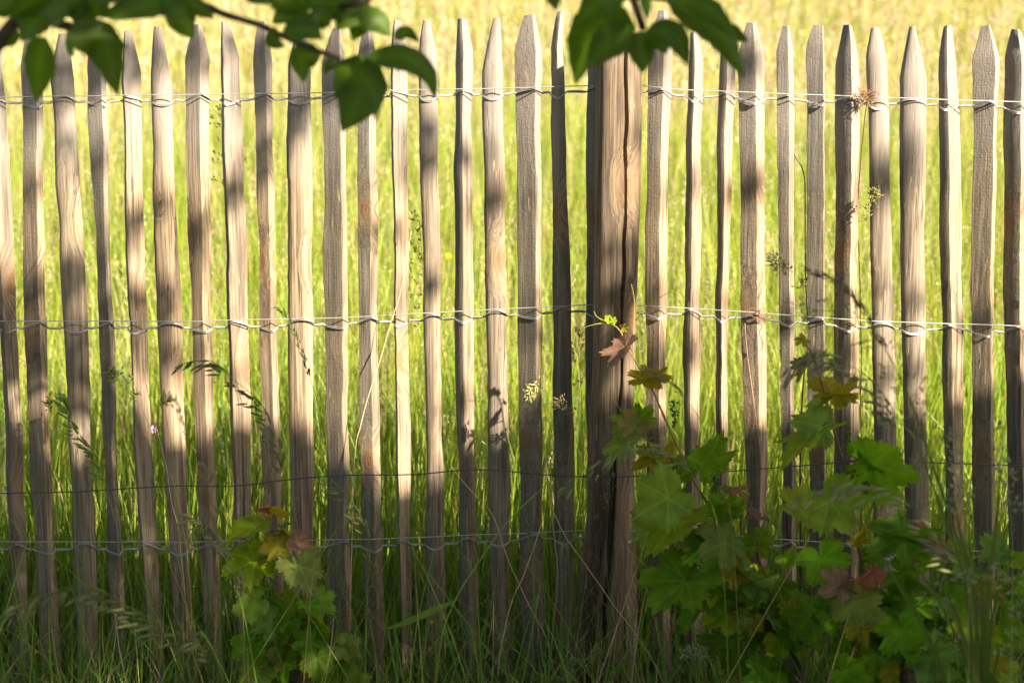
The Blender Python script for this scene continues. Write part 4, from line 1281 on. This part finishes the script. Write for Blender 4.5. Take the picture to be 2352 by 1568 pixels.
# the tall clump at the right
o = thing("grass_tuft", "tall tuft of long bending green blades before the vine at the right", "grass", (at(2262, 1640, -0.9).x, -0.9, G0))
for i, pts in enumerate([[(2065, 854), (2097, 931), (2121, 1008), (2180, 1180), (2235, 1380), (2262, 1660)], [(2085, 940), (2115, 1040), (2165, 1180), (2215, 1340), (2250, 1660)],
                         [(2168, 1060), (2190, 1150), (2215, 1280), (2240, 1420), (2262, 1660)], [(2018, 1190), (2080, 1270), (2150, 1370), (2210, 1500), (2245, 1660)],
                         [(1975, 1215), (2050, 1320), (2110, 1420), (2160, 1530), (2190, 1660)], [(2296, 1060), (2290, 1180), (2270, 1350), (2262, 1500), (2262, 1660)],
                         [(2350, 1240), (2300, 1330), (2275, 1450), (2262, 1660)], [(2200, 1190), (2225, 1300), (2240, 1420), (2252, 1660)], [(2140, 1290), (2190, 1400), (2230, 1530), (2250, 1660)],
                         [(2330, 1420), (2300, 1480), (2280, 1560), (2270, 1660)], [(2255, 1290), (2256, 1400), (2258, 1520), (2260, 1660)]]):
    Q = smooth_path(line(pts, -0.9 - 0.02 * (i % 4)), 22)
    mb = MB()
    wv = (0.0052 + 0.002 * (i % 3)) * np.minimum(1, np.linspace(0.06, 2.4, 22))
    T = np.gradient(Q, axis=0)
    sd = np.cross(T, np.array([0.4 * math.sin(i), -1.0, 0.2]))
    sd /= np.linalg.norm(sd, axis=1)[:, None]
    nf = np.array([0, 0.0012, 0])
    V = np.concatenate([Q - sd * wv[:, None] / 2 - nf, Q + nf, Q + sd * wv[:, None] / 2 - nf])
    mb.add(V, [(a, a + 1, 22 + a + 1, 22 + a) for a in range(21)] + [(22 + a, 23 + a, 45 + a, 44 + a) for a in range(21)], None, (0.10 + 0.02 * (i % 3), 0.19, 0.035))
    mb.build("leaf_blade", M_GRASS, o, origin=Q[-1])


# small flowers
def flower(px, py, Yd, kind, label, group):
    c = at(px, py, Yd)
    foot = Vector((c.x + rnd.gauss(0, 0.02), c.y + 0.01, float(ground_z(c.x, c.y + 0.01))))
    o = thing("clover_flower" if kind == 'y' else "meadow_flower", label, "flower", foot, group)
    mb = MB()
    tube(mb, smooth_path([foot, (foot + c) / 2 + Vector((0.006, 0, 0)), c], 10), 0.0008 if Yd < 2 else 0.002, 5, (0.10, 0.17, 0.03))
    mb.build("stem", M_STEM, o, origin=foot)
    mb = MB()
    r = 0.0042 if kind == 'y' else 0.011 * (1 if Yd < 3 else 1.5)
    col = {'y': (0.62, 0.44, 0.02), 'p': (0.62, 0.36, 0.52), 'o': (0.75, 0.55, 0.03)}[kind]
    for i in range(40):
        d = Vector((rnd.gauss(0, 1), rnd.gauss(0, 1), rnd.gauss(0, 1) + 0.2)).normalized()
        spikelet(mb, c + d * r * 0.35, d + Vector((0, 0, 0.3)), r * 0.9, r * 0.5, np.array(col) * rnd.uniform(0.8, 1.2))
    mb.build("flower_head", M_SEED, o, origin=foot)
    if kind == 'y':
        for k in range(5):
            mb = MB()
            b = foot + (c - foot) * rnd.uniform(0.35, 0.85)
            h = Vector((rnd.gauss(0, 1), rnd.gauss(0, 0.6) - 0.3, 0.3)).normalized() * 0.014
            tube(mb, [b, b + h], 0.0005, 4, (0.10, 0.18, 0.03))
            for j in range(3):
                a = j * 2.1 + k
                u = Vector((math.cos(a), 0.35 * math.sin(a), math.sin(a)))
                v = Vector((-math.sin(a), 0.2, math.cos(a)))
                q = b + h
                mb.add([list(q), list(q + u * 0.005 + v * 0.0035), list(q + u * 0.010 + v * 0.002), list(q + u * 0.010 - v * 0.002), list(q + u * 0.005 - v * 0.0035)],
                       [(0, 1, 2, 3)], [(0, 3, 4)], (0.07, 0.17, 0.025))
            mb.build("leaflet_trio", M_LEAF, o, origin=foot)


for px, py, Yd, l in ((114, 1495, -0.12, "right one of two yellow clover heads before the second pale from the left"), (82, 1496, -0.12, "left one of two yellow clover heads before the second pale from the left"),
                      (1018, 1419, -0.12, "topmost yellow clover head before the pale at the broad folded blade"), (992, 1428, -0.1, "brownish yellow clover head just left of the topmost one"),
                      (945, 1453, -0.1, "yellow clover head above the broad folded blade beside a narrow pale"), (1006, 1530, -0.14, "lowest yellow clover head at the bottom of a pale left of the post"), (1115, 1317, 0.05, "single yellow clover head in the gap under the lower wire")):
    flower(px, py, Yd, 'y', l, "yellow clover flowers at the fence foot")
for px, py, Yd, k, l in ((2279, 49, 9.0, 'p', "pink flower in the far meadow above the second pale from the right"), (2235, 84, 8.0, 'p', "pink flower in the meadow left of the second pale's tip from the right"),
                         (1753, 116, 7.0, 'p', "pale pink flower beside the tip of the broad dark pale"), (353, 987, 0.5, 'p', "pink flower in the gap between the fifth and sixth pale"), (1029, 590, 1.6, 'o', "orange yellow flower seen in a gap left of the ridge fronted pale")):
    flower(px, py, Yd, k, l, "flowers in the meadow")

# ------------------------------------------------------------------ the tree: two leafy twigs in the picture, its crown shading the fence
tree_foot = Vector((3.75, -4.1, G0))
tree = thing("apple_tree", "dark leafy apple tree whose shaded branches hang in over the top of the fence", "tree", tree_foot)
mb = MB()
FORK = Vector((3.35, -3.75, 1.75))
P = smooth_path([tree_foot, (3.72, -4.05, 0.5), (3.5, -3.9, 1.2), FORK], 24)
tube(mb, P, np.linspace(0.15, 0.10, 24) * (1 + 0.06 * vnoise(np.arange(24) * 0.6, 4)), 14)
mb.build("trunk", M_BARK, tree, origin=tree_foot)
for pts, r0 in (([FORK, (2.6, -3.0, 2.3), (1.7, -2.4, 2.6), (0.9, -2.0, 2.5)], 0.06), ([FORK, (3.2, -3.2, 2.6), (3.0, -2.6, 3.3), (2.7, -2.3, 3.7)], 0.06), ([FORK, (4.0, -3.4, 2.5), (4.6, -3.0, 3.2)], 0.05),
                ([FORK, (3.5, -4.3, 2.6), (3.3, -4.8, 3.3)], 0.05), ([FORK, (2.4, -4.1, 2.2), (1.0, -4.7, 2.5), (-0.4, -5.2, 2.7), (-1.8, -5.4, 2.9)], 0.06)):  # last limb is added, unseen, to carry the sky-blocking leaves
    mb = MB()
    tube(mb, smooth_path(pts, 24), np.linspace(r0, 0.015, 24), 8)
    mb.build("limb", M_BARK, tree, origin=pts[0])

YT = -1.32


def tree_leaf(mb, mid, width, col, roll=0.0, fold=0.25, seed=0):
    """ovate leaf along a bent midrib (world points base..tip)"""
    n = 12
    P = smooth_path(mid, n)
    T = np.gradient(P, axis=0)
    T /= np.linalg.norm(T, axis=1)[:, None]
    nrm = Vector((0.15 * math.sin(seed), -1, 0.15 * math.cos(seed * 1.7))).normalized()
    s = np.linspace(0, 1, n)
    prof = np.sin(math.pi * s ** 0.72) ** 0.85 * (1 - 0.16 * s)
    prof[0], prof[-1] = 0.03, 0.02
    V, C = [], []
    us = (-1, -0.5, 0, 0.5, 1)
    for i in range(n):
        t = Vector(T[i])
        sd = t.cross(nrm)
        sd.normalize()
        sd = Matrix.Rotation(roll, 3, t) @ sd
        nn = sd.cross(t)
        wv = width * 0.5 * prof[i]
        for u in us:
            k = 1 + (0.05 * math.sin(i * 2.9 + u * 5 + seed) if abs(u) == 1 else 0)
            p = Vector(P[i]) + sd * (wv * u * k) - nn * (fold * abs(u) ** 1.3 * wv) + nn * 0.05 * width * math.sin(s[i] * 5 + seed)
            V.append(list(p))
            C.append(np.array(col) * (1.35 if u == 0 else 1.0))
    Q = [(i * 5 + j, i * 5 + j + 1, (i + 1) * 5 + j + 1, (i + 1) * 5 + j) for i in range(n - 1) for j in range(4)]
    mb.add(V, Q, None, np.array(C))


AL = (0.085, 0.165, 0.005)
TW = [  # (twigs: list of (points, r0, r1)), leaves: (midrib points, width)
    ([([(150, -420), (130, -120), (92, -12), (50, 25), (0, 95), (-70, 190)], 0.013, 0.009), ([(50, 25), (72, 28), (125, 52), (170, 64), (190, 68)], 0.009, 0.006),
      ([(92, -12), (260, -40), (433, 0), (514, 33), (594, 57), (649, 83), (715, 112), (758, 127), (780, 136)], 0.007, 0.0035), ([(433, 0), (600, -60), (760, 10), (845, 0), (880, -40)], 0.006, 0.004)],
     [([(107, 86), (88, 150), (81, 236)], 84), ([(150, 88), (232, 96), (271, 221)], 92), ([(150, 82), (215, 64), (296, 112)], 46), ([(148, 92), (160, 112), (170, 130)], 30), ([(95, 30), (75, 60), (49, 96)], 72), ([(38, 66), (18, 88), (-6, 112)], 42),
      ([(-20, 22), (10, 12), (60, -14)], 54), ([(88, 50), (130, 22), (174, -6)], 60), ([(60, 20), (100, 0), (150, -30)], 50), ([(420, -8), (330, 14), (250, 48)], 62), ([(300, -30), (260, -6), (200, 6)], 40), ([(412, -4), (418, 45), (444, 88)], 72), ([(425, -8), (455, 18), (495, 45)], 40), ([(380, -20), (320, -8), (270, 14)], 50),
      ([(706, -4), (668, 20), (626, 54)], 74), ([(648, 74), (700, 66), (742, 92)], 62), ([(838, -6), (808, 30), (772, 70)], 80), ([(760, 60), (730, 40), (700, 55)], 50), ([(820, 36), (868, 48), (899, 84)], 66), ([(830, 36), (822, 62), (809, 96)], 56), ([(902, 86), (935, 76), (965, 99)], 34),
      ([(843, 130), (930, 130), (985, 172), (999, 232)], 66), ([(772, 140), (826, 205), (785, 303)], 128), ([(800, 150), (862, 210), (861, 279)], 44), ([(738, 122), (694, 134), (699, 190)], 62), ([(614, 70), (632, 92), (656, 107)], 46), ([(770, 140), (752, 152), (745, 170)], 30), ([(720, -20), (770, -2), (830, -8)], 60), ([(560, -30), (590, -10), (640, 8)], 44), ([(30, -20), (60, 30), (70, 75)], 70), ([(200, -20), (180, 30), (190, 62)], 66), ([(120, -30), (60, 10), (20, 50)], 66), ([(240, -30), (215, 10), (150, 40)], 60), ([(330, -20), (290, 14), (225, 40)], 54), ([(370, -10), (400, 20), (430, 40)], 60), ([(740, -20), (760, 20), (800, 40)], 60), ([(700, -10), (740, 10), (790, 0)], 50), ([(620, -20), (660, 10), (700, 30)], 56)]),
    ([([(1500, -420), (1470, -150), (1439, -10), (1450, 33), (1464, 50), (1478, 70)], 0.010, 0.005), ([(1439, -10), (1490, -6), (1535, -2)], 0.006, 0.004)],
     [([(1462, 62), (1372, 72), (1322, 192)], 132), ([(1440, -5), (1378, 0), (1325, 60)], 84), ([(1450, 60), (1398, 95), (1350, 160)], 86), ([(1484, 70), (1474, 115), (1476, 170)], 72), ([(1484, 70), (1548, 82), (1583, 152)], 62), ([(1480, 74), (1515, 95), (1530, 125)], 60), ([(1530, -6), (1648, 60), (1710, 178)], 92), ([(1560, -8), (1640, 30), (1690, 90)], 60),
      ([(1660, 60), (1700, 85), (1719, 96)], 34), ([(1268, -28), (1272, -4), (1277, 26)], 38), ([(1480, -14), (1484, 14), (1486, 48)], 26), ([(1520, -20), (1560, -6), (1620, 6)], 50)]),
]
k = 0
for twigs, leaves in TW:
    mb = MB()
    start = None
    for pts, r0, r1 in twigs:
        W = line(pts, YT + 0.02)
        if start is None:
            start = Vector(W[0])
            W = [Vector((2.0 if pts[0][0] < 900 else 2.2, -2.6, 2.45)), Vector((W[0].x + 0.5, YT - 0.3, W[0].z + 0.35))] + W
        P = smooth_path(W, 40)
        tube(mb, P, np.linspace(r0 * (1.5 if len(W) > len(pts) else 1), r1, 40) * (1 + 0.12 * vnoise(np.arange(40) * 0.8, 5)), 8)
    br = mb.build("branch", M_BARK, tree, origin=start)
    for mid, wd in leaves:
        k += 1
        yd = YT + 0.05 * math.sin(k * 2.3)
        n = len(mid)
        W = [at(x, y, yd + (0.035 * math.sin(k) * (i / (n - 1) - 0.3))) for i, (x, y) in enumerate(mid)]
        mb = MB()
        tree_leaf(mb, W, wd * pix(yd) * 1.06, np.array(AL) * rnd.uniform(0.85, 1.2), 0.35 * math.sin(k * 1.9), rnd.uniform(0.05, 0.3), k)
        mb.build("leaf", M_APPLE, br, origin=W[0])

# crown outside the picture; clusters sit where their shade falls on the fence as it does in the photograph
SH = {0: [(40, 235), (610, 890)], 1: [(60, 285), (385, 475), (560, 880)], 2: [(40, 250), (310, 350), (570, 1000)], 3: [(40, 225), (340, 420), (550, 1100)], 4: [(70, 200), (470, 560), (650, 830)], 5: [(60, 150), (435, 510), (640, 850)],
      6: [(60, 170), (480, 640), (760, 850)], 7: [(50, 120), (400, 490), (850, 900)], 8: [(50, 260), (300, 450)], 9: [(90, 330)], 10: [(60, 250)], 11: [(60, 150)], 12: [(60, 130), (500, 560)], 13: [(260, 420), (620, 690)], 14: [(320, 400), (890, 950)], 15: [(430, 500)], 16: [(720, 790)], 17: [(640, 700), (740, 900)],
      18: [(370, 470), (610, 760)], 19: [(400, 480), (600, 780), (820, 900)], 20: [(100, 185), (640, 720), (760, 880)], 21: [(380, 460), (760, 850)], 22: [(650, 700)], 23: [(90, 200), (370, 470)], 24: [(690, 780)], 25: [(800, 870)], 26: [(780, 850)],
      27: [(370, 500), (640, 700), (840, 900)], 28: [(320, 450), (660, 720), (820, 880)], 29: [(850, 900)], 30: [(700, 770)], 31: [(760, 830)]}
BASE = [900, 930, 1000, 1010, 980, 980, 960, 900, 920, 900, 980, 1020, 1080, 1060, 980, 950, 950, 920, 900, 900, 900, 880, 900, 930, 900, 880, 890, 900, 880, 860, 830, 800]
cx = [0.5 * (p[0][0] + p[0][1]) for p in PALES]
cr = random.Random(5)
pos = []


def sunward(px, py, t0, t1):
    for _ in range(8):
        p = at(px, py, -0.02) + S * cr.uniform(t0, t1)
        if not in_view(p, 1.25) and (p - CAM).length > 0.5:
            pos.append(p)
            return


for kk, iv in SH.items():
    for a, b in iv:
        for i in range(int((b - a) / 11)):
            sunward(cx[kk] + cr.uniform(-34, 34), a + 10 + (b - a - 20) * cr.random(), 4.3, 6.6)
n_edge = len(pos)
for i in range(20000):
    px = cr.uniform(-1700, 3000)
    yb = float(np.interp(px, cx, BASE)) + 36 + cr.uniform(-10, 40)
    py = yb + 40 + (3400 - yb) * cr.random() ** 1.35
    sunward(px, py, 3.6, 6.6)
for i in range(9000):  # unseen leaf mass behind the camera, added to block sky light from the fence
    d = Vector((cr.gauss(0, 1), cr.gauss(0, 1), cr.gauss(0, 1))).normalized() * (0.55 + 0.45 * cr.random())
    p = Vector((-0.9 + 2.6 * d.x, -5.4 + 1.9 * d.y, 2.7 + 1.9 * d.z))
    if not in_view(p, 1.25) and (p - CAM).length > 0.7:
        pos.append(p)
pos = np.array([list(p) for p in pos])
N = len(pos)
L = rng.uniform(0.055, 0.095, N)
L[:n_edge] *= 0.8
ax = rng.normal(0, 1, (N, 3))
ax[:, 2] -= 0.5
ax /= np.linalg.norm(ax, axis=1)[:, None]
nr = np.array([S.x, S.y, S.z])[None, :] * 0.9 + rng.normal(0, 0.55, (N, 3))
sd = np.cross(ax, nr)
sd /= np.linalg.norm(sd, axis=1)[:, None]
nn = np.cross(sd, ax)
def pt(a, b, c):
    return pos + ax * (L * a)[:, None] + sd * (L * b)[:, None] + nn * (L * c)[:, None]
V = np.stack([pt(-.5, 0, 0), pt(-.2, .3, .07), pt(.2, .24, .06), pt(.5, 0, -.05), pt(.2, -.24, .06), pt(-.2, -.3, .07)], 1)
b = np.arange(N)[:, None] * 6
Q = np.concatenate([b + np.array([[0, 1, 2, 3]]), b + np.array([[0, 3, 4, 5]])], 1).reshape(-1, 4)
mb = MB()
mb.add(V, Q, None, np.repeat(pick([AL, (0.07, 0.15, 0.02)], (1, 1), N), 6, 0))
mb.build("crown_and_sky_screen", M_APPLE, tree, False, origin=FORK)
